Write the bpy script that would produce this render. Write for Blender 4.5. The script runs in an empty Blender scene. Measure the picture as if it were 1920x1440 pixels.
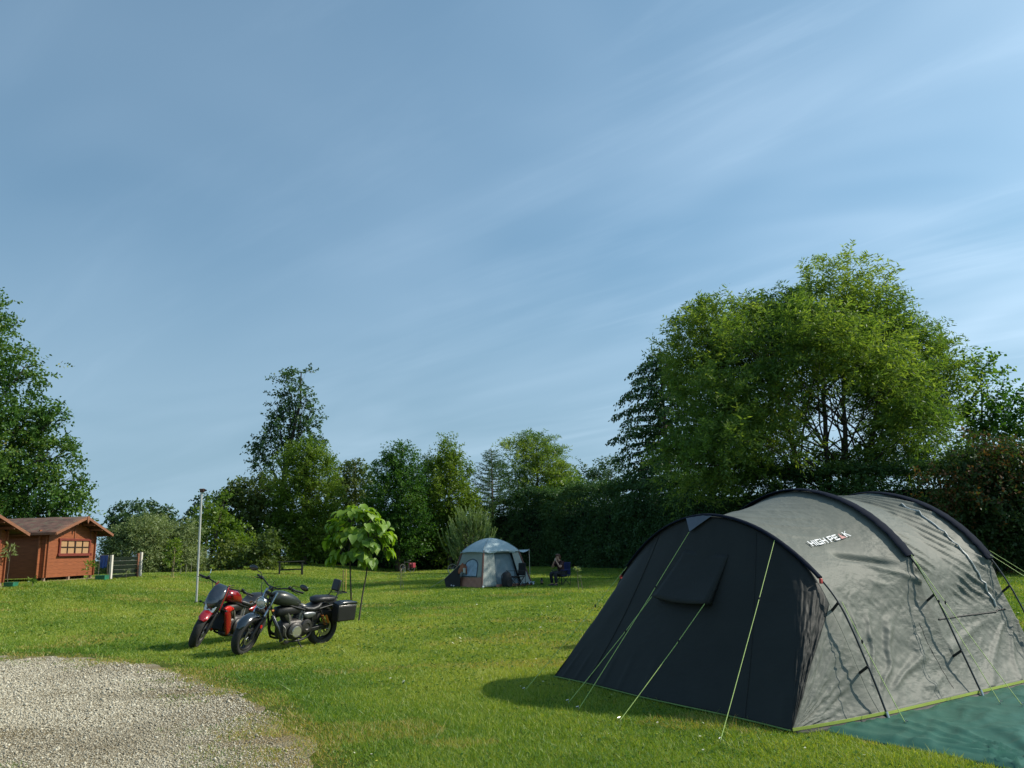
import bpy, bmesh, math, random
import numpy as np
from mathutils import Vector, Matrix
SC = bpy.context.scene
COL = SC.collection
RNG = np.random.default_rng(11)
random.seed(5)
rad = math.radians

# ------------------------------------------------------------------ camera model (metres, z up)
CAM_H, FOC, PITCH, ROLL = 1.6, 1450.0, rad(12.0), rad(1.7)
FWD = np.array([0, math.cos(PITCH), math.sin(PITCH)])
_r0 = np.array([1.0, 0, 0]); _u0 = np.cross(_r0, FWD)
RT = _r0 * math.cos(ROLL) - _u0 * math.sin(ROLL)
UP = _u0 * math.cos(ROLL) + _r0 * math.sin(ROLL)
EYE = np.array([0, 0, CAM_H])

def smooth(t):
    t = np.clip(t, 0, 1)
    return t * t * (3 - 2 * t)

def ground_z(x, y):
    x = np.asarray(x, float); y = np.asarray(y, float)
    g = 0.80 * smooth((-x - 7) / 11.0) * smooth((y - 16) / 15.0)
    g = g + 0.10 * smooth((y - 26) / 12.0) * smooth((-x + 4) / 8) * smooth((x + 12) / 6)
    far = smooth((np.hypot(x, y) - 15) / 25)
    return g + far * 0.05 * (np.sin(x * 0.31 + 1.3) * np.sin(y * 0.23) + 0.5 * np.sin(x * .7 + y * .51))

def view_ray(px, py):
    return FWD + RT * ((px - 960) / FOC) + UP * ((720 - py) / FOC)

def spot(px, py):
    """the point of the terrain seen at that place of the photograph"""
    d = view_ray(px, py); z = 0.0
    for _ in range(30):
        t = (z - CAM_H) / d[2]; p = EYE + d * t
        z = float(ground_z(p[0], p[1])) * .5 + z * .5
    return Vector((p[0], p[1], float(ground_z(p[0], p[1]))))

def far_point(px, py, y):
    d = view_ray(px, py)
    return EYE + d * (y / d[1])

def project(P):
    v = np.asarray(P, float) - EYE
    c = v @ FWD
    return 960 + FOC * (v @ RT) / c, 720 - FOC * (v @ UP) / c

# ------------------------------------------------------------------ meshes
class MB:
    def __init__(s): s.v = []; s.f = []
    def add(s, v, f):
        k = len(s.v); s.v += [tuple(map(float, p)) for p in v]; s.f += [tuple(i + k for i in q) for q in f]; return s
    def box(s, c, size, R=None, taper=1.0):
        hx, hy, hz = [a / 2 for a in size]; P = []
        for z in (-hz, hz):
            t = 1 if z < 0 else taper
            for x, y in ((-hx, -hy), (hx, -hy), (hx, hy), (-hx, hy)): P.append(Vector((x * t, y * t, z)))
        if R is not None: P = [R @ p for p in P]
        P = [p + Vector(c) for p in P]
        return s.add(P, [(3, 2, 1, 0), (4, 5, 6, 7), (0, 1, 5, 4), (1, 2, 6, 5), (2, 3, 7, 6), (3, 0, 4, 7)])
    def tube(s, pts, r, n=8, caps=True, closed=False):
        pts = [Vector(p) for p in pts]; m = len(pts)
        rr = [r] * m if not hasattr(r, '__len__') else list(r)
        V = []; up = Vector((0.13, 0.07, 1)).normalized(); prev = None
        for i, p in enumerate(pts):
            a = pts[i - 1] if (i > 0 or closed) else p; b = pts[(i + 1) % m] if (i < m - 1 or closed) else p
            t = (b - a)
            t = t.normalized() if t.length > 1e-9 else Vector((0, 0, 1))
            if prev is None:
                x = t.cross(up)
                if x.length < .1: x = t.cross(Vector((1, 0, 0)))
            else:
                x = prev - t * prev.dot(t)
                if x.length < 1e-6: x = t.cross(up)
            x.normalize(); prev = x; y = t.cross(x)
            for k in range(n):
                a_ = 2 * math.pi * k / n; V.append(p + (x * math.cos(a_) + y * math.sin(a_)) * rr[i])
        F = []
        for i in range(m if closed else m - 1):
            j = (i + 1) % m
            for k in range(n):
                F.append((i * n + k, i * n + (k + 1) % n, j * n + (k + 1) % n, j * n + k))
        if caps and not closed:
            F.append(tuple(range(n - 1, -1, -1))); F.append(tuple((m - 1) * n + k for k in range(n)))
        return s.add(V, F)
    def lathe(s, prof, n=24, M=None, closed=False):
        """prof: (radius, height) about local z; M places it"""
        M = M or Matrix(); V = []; F = []; m = len(prof)
        for r, h in prof:
            for k in range(n):
                a = 2 * math.pi * k / n; V.append(M @ Vector((r * math.cos(a), r * math.sin(a), h)))
        for i in range(m if closed else m - 1):
            j = (i + 1) % m
            for k in range(n):
                F.append((i * n + k, i * n + (k + 1) % n, j * n + (k + 1) % n, j * n + k))
        if not closed:
            F.append(tuple(range(n - 1, -1, -1))); F.append(tuple((m - 1) * n + k for k in range(n)))
        return s.add(V, F)
    def loft(s, rings, caps=True, wrap=True):
        n = len(rings[0]); V = [p for r in rings for p in r]; F = []
        for i in range(len(rings) - 1):
            for k in range(n if wrap else n - 1):
                F.append((i * n + k, i * n + (k + 1) % n, (i + 1) * n + (k + 1) % n, (i + 1) * n + k))
        if caps and wrap:
            F.append(tuple(range(n - 1, -1, -1))); F.append(tuple((len(rings) - 1) * n + k for k in range(n)))
        return s.add(V, F)
    def ball(s, c, r, nu=16, nv=10, R=None):
        r = (r, r, r) if not hasattr(r, '__len__') else r
        rings = []
        for i in range(nv + 1):
            t = math.pi * (i + .02 * (i == 0) - .02 * (i == nv)) / nv
            ring = []
            for k in range(nu):
                a = 2 * math.pi * k / nu
                p = Vector((r[0] * math.sin(t) * math.cos(a), r[1] * math.sin(t) * math.sin(a), -r[2] * math.cos(t)))
                if R is not None: p = R @ p
                ring.append(p + Vector(c))
            rings.append(ring)
        return s.loft(rings)
    def prism(s, poly, th, M=None):
        """2-D polygon in local xy, thickness along z, placed by M"""
        M = M or Matrix(); n = len(poly)
        V = [M @ Vector((x, y, -th / 2)) for x, y in poly] + [M @ Vector((x, y, th / 2)) for x, y in poly]
        F = [tuple(range(n - 1, -1, -1)), tuple(range(n, 2 * n))] + [(k, (k + 1) % n, n + (k + 1) % n, n + k) for k in range(n)]
        return s.add(V, F)
    def grid(s, A):
        A = np.asarray(A); h, w = A.shape[:2]
        F = [(i * w + j, i * w + j + 1, (i + 1) * w + j + 1, (i + 1) * w + j) for i in range(h - 1) for j in range(w - 1)]
        return s.add(A.reshape(-1, 3), F)
    def xform(s, M):
        s.v = [tuple(M @ Vector(p)) for p in s.v]; return s
    def build(s, name, mat, parent=None, loc=None, rot=None, smooth=True, angle=38, bevel=0, segs=2, solid=0, subd=0):
        me = bpy.data.meshes.new(name); me.from_pydata(s.v, [], s.f); me.update()
        if smooth:
            me.polygons.foreach_set('use_smooth', [True] * len(me.polygons)); me.set_sharp_from_angle(angle=rad(angle))
        o = bpy.data.objects.new(name, me); COL.objects.link(o)
        if mat: me.materials.append(mat)
        if parent: o.parent = parent
        if loc is not None: o.location = loc
        if rot is not None: o.rotation_euler = rot
        if solid:
            m = o.modifiers.new('solid', 'SOLIDIFY'); m.thickness = solid; m.offset = 0
        if bevel:
            m = o.modifiers.new('bevel', 'BEVEL'); m.width = bevel; m.segments = segs; m.limit_method = 'ANGLE'; m.angle_limit = rad(40)
        if subd:
            m = o.modifiers.new('sub', 'SUBSURF'); m.levels = subd; m.render_levels = subd
        return o

def np_mesh(name, V, F, mat, parent=None, attrs=None, smooth=False):
    V = np.ascontiguousarray(V, np.float32); F = np.ascontiguousarray(F, np.int32)
    me = bpy.data.meshes.new(name); n, k = F.shape
    me.vertices.add(len(V)); me.vertices.foreach_set('co', V.ravel())
    me.loops.add(n * k); me.loops.foreach_set('vertex_index', F.ravel())
    me.polygons.add(n); me.polygons.foreach_set('loop_start', np.arange(0, n * k, k, dtype=np.int32))
    if smooth: me.polygons.foreach_set('use_smooth', np.ones(n, bool))
    me.update(calc_edges=True)
    for a, val in (attrs or {}).items():
        at = me.attributes.new(a, 'FLOAT', 'POINT'); at.data.foreach_set('value', np.ascontiguousarray(val, np.float32))
    me.materials.append(mat)
    o = bpy.data.objects.new(name, me); COL.objects.link(o)
    if parent: o.parent = parent
    return o

def tag(o, label=None, cat=None, group=None, kind=None):
    if label: o['label'] = label
    if cat: o['category'] = cat
    if group: o['group'] = group
    if kind: o['kind'] = kind
    return o

def thing(name, label, cat, loc=(0, 0, 0), rz=0.0, group=None):
    o = bpy.data.objects.new(name, None); COL.objects.link(o)
    o.empty_display_size = .2; o.location = loc; o.rotation_euler = (0, 0, rz)
    return tag(o, label, cat, group)

def vnoise(P, seed=0):
    """value noise, P (n,d<=3) -> 0..1"""
    P = np.asarray(P, float)
    if P.shape[1] == 2: P = np.concatenate([P, np.zeros((len(P), 1))], 1)
    i = np.floor(P).astype(np.int64); f = P - i; f = f * f * (3 - 2 * f)
    def h(a, b, c):
        n = (a * 374761393 + b * 668265263 + c * 2147483647 + seed * 974634777) & 0xffffffff
        n = ((n ^ (n >> 13)) * 1274126177) & 0xffffffff
        n = (n ^ (n >> 16)) & 0xffffffff
        return n / 4294967295.0
    r = 0
    for dx in (0, 1):
        for dy in (0, 1):
            for dz in (0, 1):
                w = (f[:, 0] if dx else 1 - f[:, 0]) * (f[:, 1] if dy else 1 - f[:, 1]) * (f[:, 2] if dz else 1 - f[:, 2])
                r = r + w * h(i[:, 0] + dx, i[:, 1] + dy, i[:, 2] + dz)
    return r

def fbm(P, oct=4, seed=0):
    P = np.asarray(P, float); r = 0; a = .5; t = 0
    for k in range(oct):
        r = r + a * vnoise(P * 2 ** k + 17.3 * k, seed + k); t += a; a *= .5
    return r / t

# ------------------------------------------------------------------ materials
def new_mat(name):
    m = bpy.data.materials.new(name); m.use_nodes = True
    nt = m.node_tree; b = nt.nodes['Principled BSDF']
    return m, nt, b

def node(nt, t, **kw):
    n = nt.nodes.new(t)
    for k, v in kw.items(): setattr(n, k, v)
    return n

def plain(name, col, rough=.5, metal=0.0, var=.15, vscale=6.0, bump=0.0, bscale=40.0, spec=.5, coat=0.0, stretch=None, dirt=None):
    m, nt, b = new_mat(name); L = nt.links.new
    tc = node(nt, 'ShaderNodeTexCoord'); src = tc.outputs['Object']
    if stretch:
        mp = node(nt, 'ShaderNodeMapping'); mp.inputs['Scale'].default_value = stretch; L(src, mp.inputs['Vector']); src = mp.outputs[0]
    nz = node(nt, 'ShaderNodeTexNoise'); nz.inputs['Scale'].default_value = vscale; nz.inputs['Detail'].default_value = 6; L(src, nz.inputs['Vector'])
    rp = node(nt, 'ShaderNodeValToRGB'); e = rp.color_ramp.elements
    e[0].position = .3; e[1].position = .7
    lo = [max(0, c * (1 - var)) for c in col]; hi = [min(1, c * (1 + var)) for c in col]
    e[0].color = (*lo, 1); e[1].color = (*hi, 1)
    L(nz.outputs[0], rp.inputs[0]); out = rp.outputs[0]
    if dirt:
        n2 = node(nt, 'ShaderNodeTexNoise'); n2.inputs['Scale'].default_value = dirt[1]; n2.inputs['Detail'].default_value = 8; L(tc.outputs['Object'], n2.inputs['Vector'])
        r2 = node(nt, 'ShaderNodeValToRGB'); r2.color_ramp.elements[0].position = .52; r2.color_ramp.elements[1].position = .68
        L(n2.outputs[0], r2.inputs[0])
        mx = node(nt, 'ShaderNodeMix', data_type='RGBA'); L(r2.outputs[0], mx.inputs[0]); L(out, mx.inputs[6]); mx.inputs[7].default_value = (*dirt[0], 1); out = mx.outputs[2]
    L(out, b.inputs['Base Color'])
    b.inputs['Roughness'].default_value = rough; b.inputs['Metallic'].default_value = metal
    b.inputs['Specular IOR Level'].default_value = spec; b.inputs['Coat Weight'].default_value = coat; b.inputs['Coat Roughness'].default_value = .06
    if bump:
        n3 = node(nt, 'ShaderNodeTexNoise'); n3.inputs['Scale'].default_value = bscale; n3.inputs['Detail'].default_value = 5; L(src, n3.inputs['Vector'])
        bp = node(nt, 'ShaderNodeBump'); bp.inputs['Strength'].default_value = bump; bp.inputs['Distance'].default_value = .02
        L(n3.outputs[0], bp.inputs['Height']); L(bp.outputs[0], b.inputs['Normal'])
    return m

LEAF_K = 1.0
def leafy(name, stops, trans=.35, gloss=.05, grough=.4, tcol=None):
    """leaf or blade: colour picked by the 'tint' attribute, light passes through it"""
    m = bpy.data.materials.new(name); m.use_nodes = True; nt = m.node_tree; L = nt.links.new
    nt.nodes.clear(); out = node(nt, 'ShaderNodeOutputMaterial')
    at = node(nt, 'ShaderNodeAttribute', attribute_name='tint')
    rp = node(nt, 'ShaderNodeValToRGB'); e = rp.color_ramp.elements
    while len(e) < len(stops): e.new(.5)
    for k, (p, c) in enumerate(stops): e[k].position = p; e[k].color = (*[min(.9, q * LEAF_K) for q in c], 1)
    L(at.outputs['Fac'], rp.inputs[0])
    d = node(nt, 'ShaderNodeBsdfDiffuse'); t = node(nt, 'ShaderNodeBsdfTranslucent'); L(rp.outputs[0], d.inputs[0])
    hs = node(nt, 'ShaderNodeMix', data_type='RGBA', blend_type='MULTIPLY'); hs.inputs[0].default_value = 1
    L(rp.outputs[0], hs.inputs[6]); hs.inputs[7].default_value = (*(tcol or (1.25, 1.35, .55)), 1); L(hs.outputs[2], t.inputs[0])
    mx = node(nt, 'ShaderNodeMixShader'); mx.inputs[0].default_value = trans; L(d.outputs[0], mx.inputs[1]); L(t.outputs[0], mx.inputs[2])
    g = node(nt, 'ShaderNodeBsdfGlossy'); g.inputs['Roughness'].default_value = grough; g.inputs[0].default_value = (.9, .95, 1, 1)
    m2 = node(nt, 'ShaderNodeMixShader'); m2.inputs[0].default_value = gloss; L(mx.outputs[0], m2.inputs[1]); L(g.outputs[0], m2.inputs[2])
    L(m2.outputs[0], out.inputs['Surface'])
    return m

def rot_to(d):
    """rotation that turns local z to d"""
    return Vector(d).to_track_quat('Z', 'Y').to_matrix()

def place(c, d):
    return Matrix.Translation(Vector(c)) @ rot_to(d).to_4x4()

# ------------------------------------------------------------------ sun, sky, camera
SUN_AZ, SUN_EL = 84.0, 38.0
def make_world():
    w = bpy.data.worlds.new('World'); SC.world = w; w.use_nodes = True; nt = w.node_tree; L = nt.links.new
    bg = nt.nodes['Background']
    sky = node(nt, 'ShaderNodeTexSky', sky_type='NISHITA'); sky.sun_disc = False
    sky.sun_elevation = rad(SUN_EL); sky.sun_rotation = rad(SUN_AZ); sky.altitude = 200; sky.air_density = 1.0; sky.dust_density = .7; sky.ozone_density = .6
    tc = node(nt, 'ShaderNodeTexCoord'); sp = node(nt, 'ShaderNodeSeparateXYZ'); L(tc.outputs['Generated'], sp.inputs[0])
    def math_(op, a, b=None, c=None):
        n = node(nt, 'ShaderNodeMath', operation=op)
        for k, q in enumerate((a, b, c)):
            if q is None: continue
            if isinstance(q, (int, float)): n.inputs[k].default_value = q
            else: L(q, n.inputs[k])
        return n.outputs[0]
    lift = node(nt, 'ShaderNodeCombineXYZ'); L(sp.outputs[0], lift.inputs[0]); L(sp.outputs[1], lift.inputs[1]); L(math_('ADD', math_('MULTIPLY', math_('MAXIMUM', sp.outputs[2], 0.0), .85), .27), lift.inputs[2])
    vn = node(nt, 'ShaderNodeVectorMath', operation='NORMALIZE'); L(lift.outputs[0], vn.inputs[0]); L(vn.outputs[0], sky.inputs[0])
    tn = node(nt, 'ShaderNodeMix', data_type='RGBA', blend_type='MULTIPLY'); tn.inputs[0].default_value = 1; L(sky.outputs[0], tn.inputs[6]); tn.inputs[7].default_value = (*SKY_TINT, 1)
    hm = node(nt, 'ShaderNodeMapRange', interpolation_type='SMOOTHSTEP'); hm.inputs[1].default_value = .42; hm.inputs[2].default_value = 0.0; hm.inputs[3].default_value = 0; hm.inputs[4].default_value = .72; L(sp.outputs[2], hm.inputs[0])
    hz = node(nt, 'ShaderNodeMix', data_type='RGBA'); L(hm.outputs[0], hz.inputs[0]); L(tn.outputs[2], hz.inputs[6]); hz.inputs[7].default_value = (1.95, 2.78, 3.28, 1)
    den = math_('ADD', math_('MAXIMUM', sp.outputs[2], 0.0), .12)
    cx = math_('DIVIDE', sp.outputs[0], den); cy = math_('DIVIDE', sp.outputs[1], den)
    cb = node(nt, 'ShaderNodeCombineXYZ'); L(cx, cb.inputs[0]); L(cy, cb.inputs[1])
    def layer(rot, pre, sc, scale, detail, lo, hi, dist=.6):
        vr = node(nt, 'ShaderNodeVectorRotate', rotation_type='Z_AXIS'); L(cb.outputs[0], vr.inputs['Vector']); vr.inputs['Angle'].default_value = rad(pre)
        mp = node(nt, 'ShaderNodeMapping'); mp.inputs['Rotation'].default_value = (0, 0, rad(rot)); mp.inputs['Scale'].default_value = sc; L(vr.outputs[0], mp.inputs[0])
        nz = node(nt, 'ShaderNodeTexNoise'); nz.inputs['Scale'].default_value = scale; nz.inputs['Detail'].default_value = detail
        nz.inputs['Roughness'].default_value = .6; nz.inputs['Distortion'].default_value = dist; L(mp.outputs[0], nz.inputs[0])
        mr = node(nt, 'ShaderNodeMapRange', interpolation_type='SMOOTHSTEP'); mr.inputs[1].default_value = lo; mr.inputs[2].default_value = hi; L(nz.outputs[0], mr.inputs[0])
        return mr.outputs[0]
    veil = layer(20, 39, (.55, 1.0, 1), 1.0, 3, .30, .85)
    wisp = layer(0, 39, (.30, 1.7, 1), 1.9, 8, .46, .86, .5)
    side = node(nt, 'ShaderNodeMapRange', interpolation_type='SMOOTHSTEP'); side.inputs[1].default_value = -.35; side.inputs[2].default_value = .75; L(sp.outputs[0], side.inputs[0])
    f = math_('MULTIPLY', math_('ADD', math_('MULTIPLY', veil, .50), math_('MULTIPLY', wisp, .27)), math_('ADD', math_('MULTIPLY', side.outputs[0], .95), .20))
    mx = node(nt, 'ShaderNodeMix', data_type='RGBA'); L(f, mx.inputs[0]); L(hz.outputs[2], mx.inputs[6])
    mx.inputs[7].default_value = (*CLOUD, 1)
    L(mx.outputs[2], bg.inputs[0]); bg.inputs[1].default_value = SKY_K
CLOUD = (5.0, 6.3, 7.6); SKY_K = .15; SKY_TINT = (.92, 1.11, 1.0)
make_world()
sl = bpy.data.lights.new('sun', 'SUN'); sl.energy = 4.2; sl.angle = rad(.53); sl.color = (1, .93, .80)
so = bpy.data.objects.new('sun', sl); COL.objects.link(so)
sd = Vector((math.sin(rad(SUN_AZ)) * math.cos(rad(SUN_EL)), math.cos(rad(SUN_AZ)) * math.cos(rad(SUN_EL)), math.sin(rad(SUN_EL))))
so.rotation_euler = sd.to_track_quat('Z', 'Y').to_euler(); so.location = sd * 60
cd = bpy.data.cameras.new('camera'); cd.sensor_width = 36; cd.lens = 36 * FOC / 1920; cd.clip_start = .1; cd.clip_end = 3000
co = bpy.data.objects.new('camera', cd); COL.objects.link(co)
Mc = Matrix(((RT[0], UP[0], -FWD[0], 0), (RT[1], UP[1], -FWD[1], 0), (RT[2], UP[2], -FWD[2], CAM_H), (0, 0, 0, 1)))
co.matrix_world = Mc; SC.camera = co
SC.view_settings.view_transform = 'Standard'; SC.view_settings.look = 'None'; SC.view_settings.gamma = 1; SC.view_settings.exposure = .25
SC.cycles.max_bounces = 8; SC.cycles.transparent_max_bounces = 8; SC.cycles.diffuse_bounces = 3
# ================================================================== ground, gravel, grass
GC = np.array([-9.5, 6.0])
GR = [(-180, 8.6), (-90, 8.6), (-40, 8.4), (0, 7.9), (2.9, 7.85), (15.3, 7.4), (38.6, 7.13), (68.7, 7.7), (88.6, 8.5), (110, 8.7), (180, 8.6)]
def gravel_m(x, y):
    dx = np.asarray(x, float) - GC[0]; dy = np.asarray(y, float) - GC[1]
    th = np.degrees(np.arctan2(dy, dx)); r = np.interp(th, [a for a, _ in GR], [b for _, b in GR])
    return np.hypot(dx, dy) / r

def ground_material():
    m, nt, b = new_mat('lawn soil'); L = nt.links.new
    tc = node(nt, 'ShaderNodeTexCoord')
    n1 = node(nt, 'ShaderNodeTexNoise'); n1.inputs['Scale'].default_value = .35; n1.inputs['Detail'].default_value = 6; L(tc.outputs['Object'], n1.inputs[0])
    n2 = node(nt, 'ShaderNodeTexNoise'); n2.inputs['Scale'].default_value = 14; n2.inputs['Detail'].default_value = 6; L(tc.outputs['Object'], n2.inputs[0])
    r1 = node(nt, 'ShaderNodeValToRGB'); e = r1.color_ramp.elements; e[0].position = .35; e[0].color = (.060, .090, .012, 1); e[1].position = .68; e[1].color = (.105, .125, .018, 1); L(n1.outputs[0], r1.inputs[0])
    r2 = node(nt, 'ShaderNodeValToRGB'); e = r2.color_ramp.elements; e[0].position = .35; e[0].color = (.45, .45, .45, 1); e[1].position = .65; e[1].color = (1.15, 1.15, 1.1, 1); L(n2.outputs[0], r2.inputs[0])
    mx = node(nt, 'ShaderNodeMix', data_type='RGBA', blend_type='MULTIPLY'); mx.inputs[0].default_value = 1; L(r1.outputs[0], mx.inputs[6]); L(r2.outputs[0], mx.inputs[7])
    L(mx.outputs[2], b.inputs['Base Color']); b.inputs['Roughness'].default_value = .95; b.inputs['Specular IOR Level'].default_value = .1
    bp = node(nt, 'ShaderNodeBump'); bp.inputs['Strength'].default_value = .7; bp.inputs['Distance'].default_value = .05; L(n2.outputs[0], bp.inputs['Height']); L(bp.outputs[0], b.inputs['Normal'])
    return m
def make_ground():
    t = np.linspace(-1, 1, 221); xs = np.sinh(t * 4.2) / math.sinh(4.2) * 900
    u = np.linspace(0, 1, 221); ys = -60 + np.sinh(u * 3.4) / math.sinh(3.4) * 1500
    X, Y = np.meshgrid(xs, ys); Z = ground_z(X, Y)
    V = np.stack([X, Y, Z], -1).reshape(-1, 3); w = len(xs)
    i, j = np.meshgrid(np.arange(len(ys) - 1), np.arange(w - 1), indexing='ij'); a = (i * w + j).ravel()
    o = np_mesh('ground', V, np.stack([a, a + 1, a + w + 1, a + w], 1), ground_material(), smooth=True)
    tag(o, 'wide mown lawn ground of the campsite', None, None, 'structure')
make_ground()

def gravel_base_mat():
    m, nt, b = new_mat('gravel bed'); L = nt.links.new
    tc = node(nt, 'ShaderNodeTexCoord')
    vo = node(nt, 'ShaderNodeTexVoronoi'); vo.inputs['Scale'].default_value = 42; L(tc.outputs['Object'], vo.inputs['Vector'])
    nz = node(nt, 'ShaderNodeTexNoise'); nz.inputs['Scale'].default_value = 1.1; nz.inputs['Detail'].default_value = 7; L(tc.outputs['Object'], nz.inputs[0])
    r = node(nt, 'ShaderNodeValToRGB'); e = r.color_ramp.elements; e[0].color = (.20, .165, .10, 1); e[1].color = (.36, .32, .22, 1); L(vo.outputs['Color'], r.inputs[0])
    r2 = node(nt, 'ShaderNodeValToRGB'); e = r2.color_ramp.elements; e[0].position = .40; e[0].color = (.72, .62, .42, 1); e[1].position = .62; e[1].color = (1, 1, 1, 1); L(nz.outputs[0], r2.inputs[0])
    mx = node(nt, 'ShaderNodeMix', data_type='RGBA', blend_type='MULTIPLY'); mx.inputs[0].default_value = 1; L(r.outputs[0], mx.inputs[6]); L(r2.outputs[0], mx.inputs[7])
    L(mx.outputs[2], b.inputs['Base Color']); b.inputs['Roughness'].default_value = .95
    bp = node(nt, 'ShaderNodeBump'); bp.inputs['Strength'].default_value = .9; bp.inputs['Distance'].default_value = .02; bp.invert = True; L(vo.outputs['Distance'], bp.inputs['Height']); L(bp.outputs[0], b.inputs['Normal'])
    return m
def make_gravel():
    n = 420; th = np.linspace(-180, 180, n, endpoint=False); r = np.interp(th, [a for a, _ in GR], [b for _, b in GR])
    c, s = np.cos(np.radians(th)), np.sin(np.radians(th))
    wob = fbm(np.stack([c * 14, s * 14], 1), 4, 3) - .5
    r = r * (1 + wob * .07)
    V = [(GC[0], GC[1], .005)]; F = []
    for k, q in enumerate((.3, .6, .85, 1.0)):
        for i in range(n): V.append((GC[0] + c[i] * r[i] * q, GC[1] + s[i] * r[i] * q, .005 if q < 1 else .002))
    for i in range(n): F.append((0, 1 + i, 1 + (i + 1) % n))
    for k in range(3):
        for i in range(n):
            j = (i + 1) % n; F.append((1 + k * n + i, 1 + (k + 1) * n + i, 1 + (k + 1) * n + j, 1 + k * n + j))
    o = MB().add(V, F).build('gravel_path', gravel_base_mat(), smooth=False)
    tag(o, 'pale gravel turning area at the edge of the lawn', None, None, 'structure')
    # loose stones
    N = 420000
    d = 4.6 + 11.5 * RNG.random(N) ** 1.15; a = np.radians(RNG.uniform(-44, -6, N)); x = d * np.sin(a) * 1.0; y = d * np.cos(a)
    m = gravel_m(x, y); e = fbm(np.stack([x * 1.3, y * 1.3], 1), 4, 8); e2 = fbm(np.stack([x * .55 + 9, y * .8], 1), 3, 21)
    keep = (m < .985 + .12 * (e - .5)) & (RNG.random(N) < np.where(m > .86, 1.0 - (m - .86) * 5.5, 1.0)) & ((e2 < .60) | (RNG.random(N) < .45)) & (x > -16)
    x, y = x[keep], y[keep]; n = len(x); dd = np.hypot(x, y)
    s = RNG.lognormal(0, .38, n) * .0056 * np.clip(dd / 8, .75, 1.5)
    base = np.array([[1, 0, 0], [0, 1, 0], [-1, 0, 0], [0, -1, 0], [0, 0, .75], [0, 0, -.6], [.62, .62, .35], [-.62, -.62, .35]])[:6]
    P = np.repeat(base[None], n, 0) * (1 + RNG.uniform(-.35, .35, (n, 6, 1)))
    P[:, :, 0] *= RNG.uniform(.8, 1.5, (n, 1))
    an = RNG.uniform(0, 6.28, n); ca, sa = np.cos(an)[:, None], np.sin(an)[:, None]
    X = P[:, :, 0] * ca - P[:, :, 1] * sa; Y = P[:, :, 0] * sa + P[:, :, 1] * ca
    tl = RNG.normal(0, .35, (n, 1)); Z = P[:, :, 2] * np.cos(tl) + X * np.sin(tl)
    V = np.stack([X * s[:, None] + x[:, None], Y * s[:, None] + y[:, None], Z * s[:, None] + .005 + .4 * s[:, None]], -1).reshape(-1, 3)
    f = np.array([[0, 1, 4], [1, 2, 4], [2, 3, 4], [3, 0, 4], [1, 0, 5], [2, 1, 5], [3, 2, 5], [0, 3, 5]])
    F = (f[None] + (np.arange(n) * 6)[:, None, None]).reshape(-1, 3)
    stain = fbm(np.stack([x * .8 + 3, y * .8], 1), 4, 64)
    tint = np.repeat(np.clip(RNG.normal(.5, .22, n) - .45 * (e2[keep] - .5) - .8 * np.clip(stain - .52, 0, 1), 0, 1), 6)
    m_, nt, b = new_mat('stone chips'); at = node(nt, 'ShaderNodeAttribute', attribute_name='tint')
    rp = node(nt, 'ShaderNodeValToRGB'); e = rp.color_ramp.elements; e[0].color = (.18, .145, .09, 1); e[1].color = (.66, .61, .48, 1); q = e.new(.5); q.color = (.40, .36, .265, 1)
    nt.links.new(at.outputs['Fac'], rp.inputs[0]); nt.links.new(rp.outputs[0], b.inputs['Base Color']); b.inputs['Roughness'].default_value = .9
    o = np_mesh('gravel', V, F, m_, attrs={'tint': tint}); tag(o, 'loose pale limestone chips on the turning area', None, None, 'stuff')
make_gravel()

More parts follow.
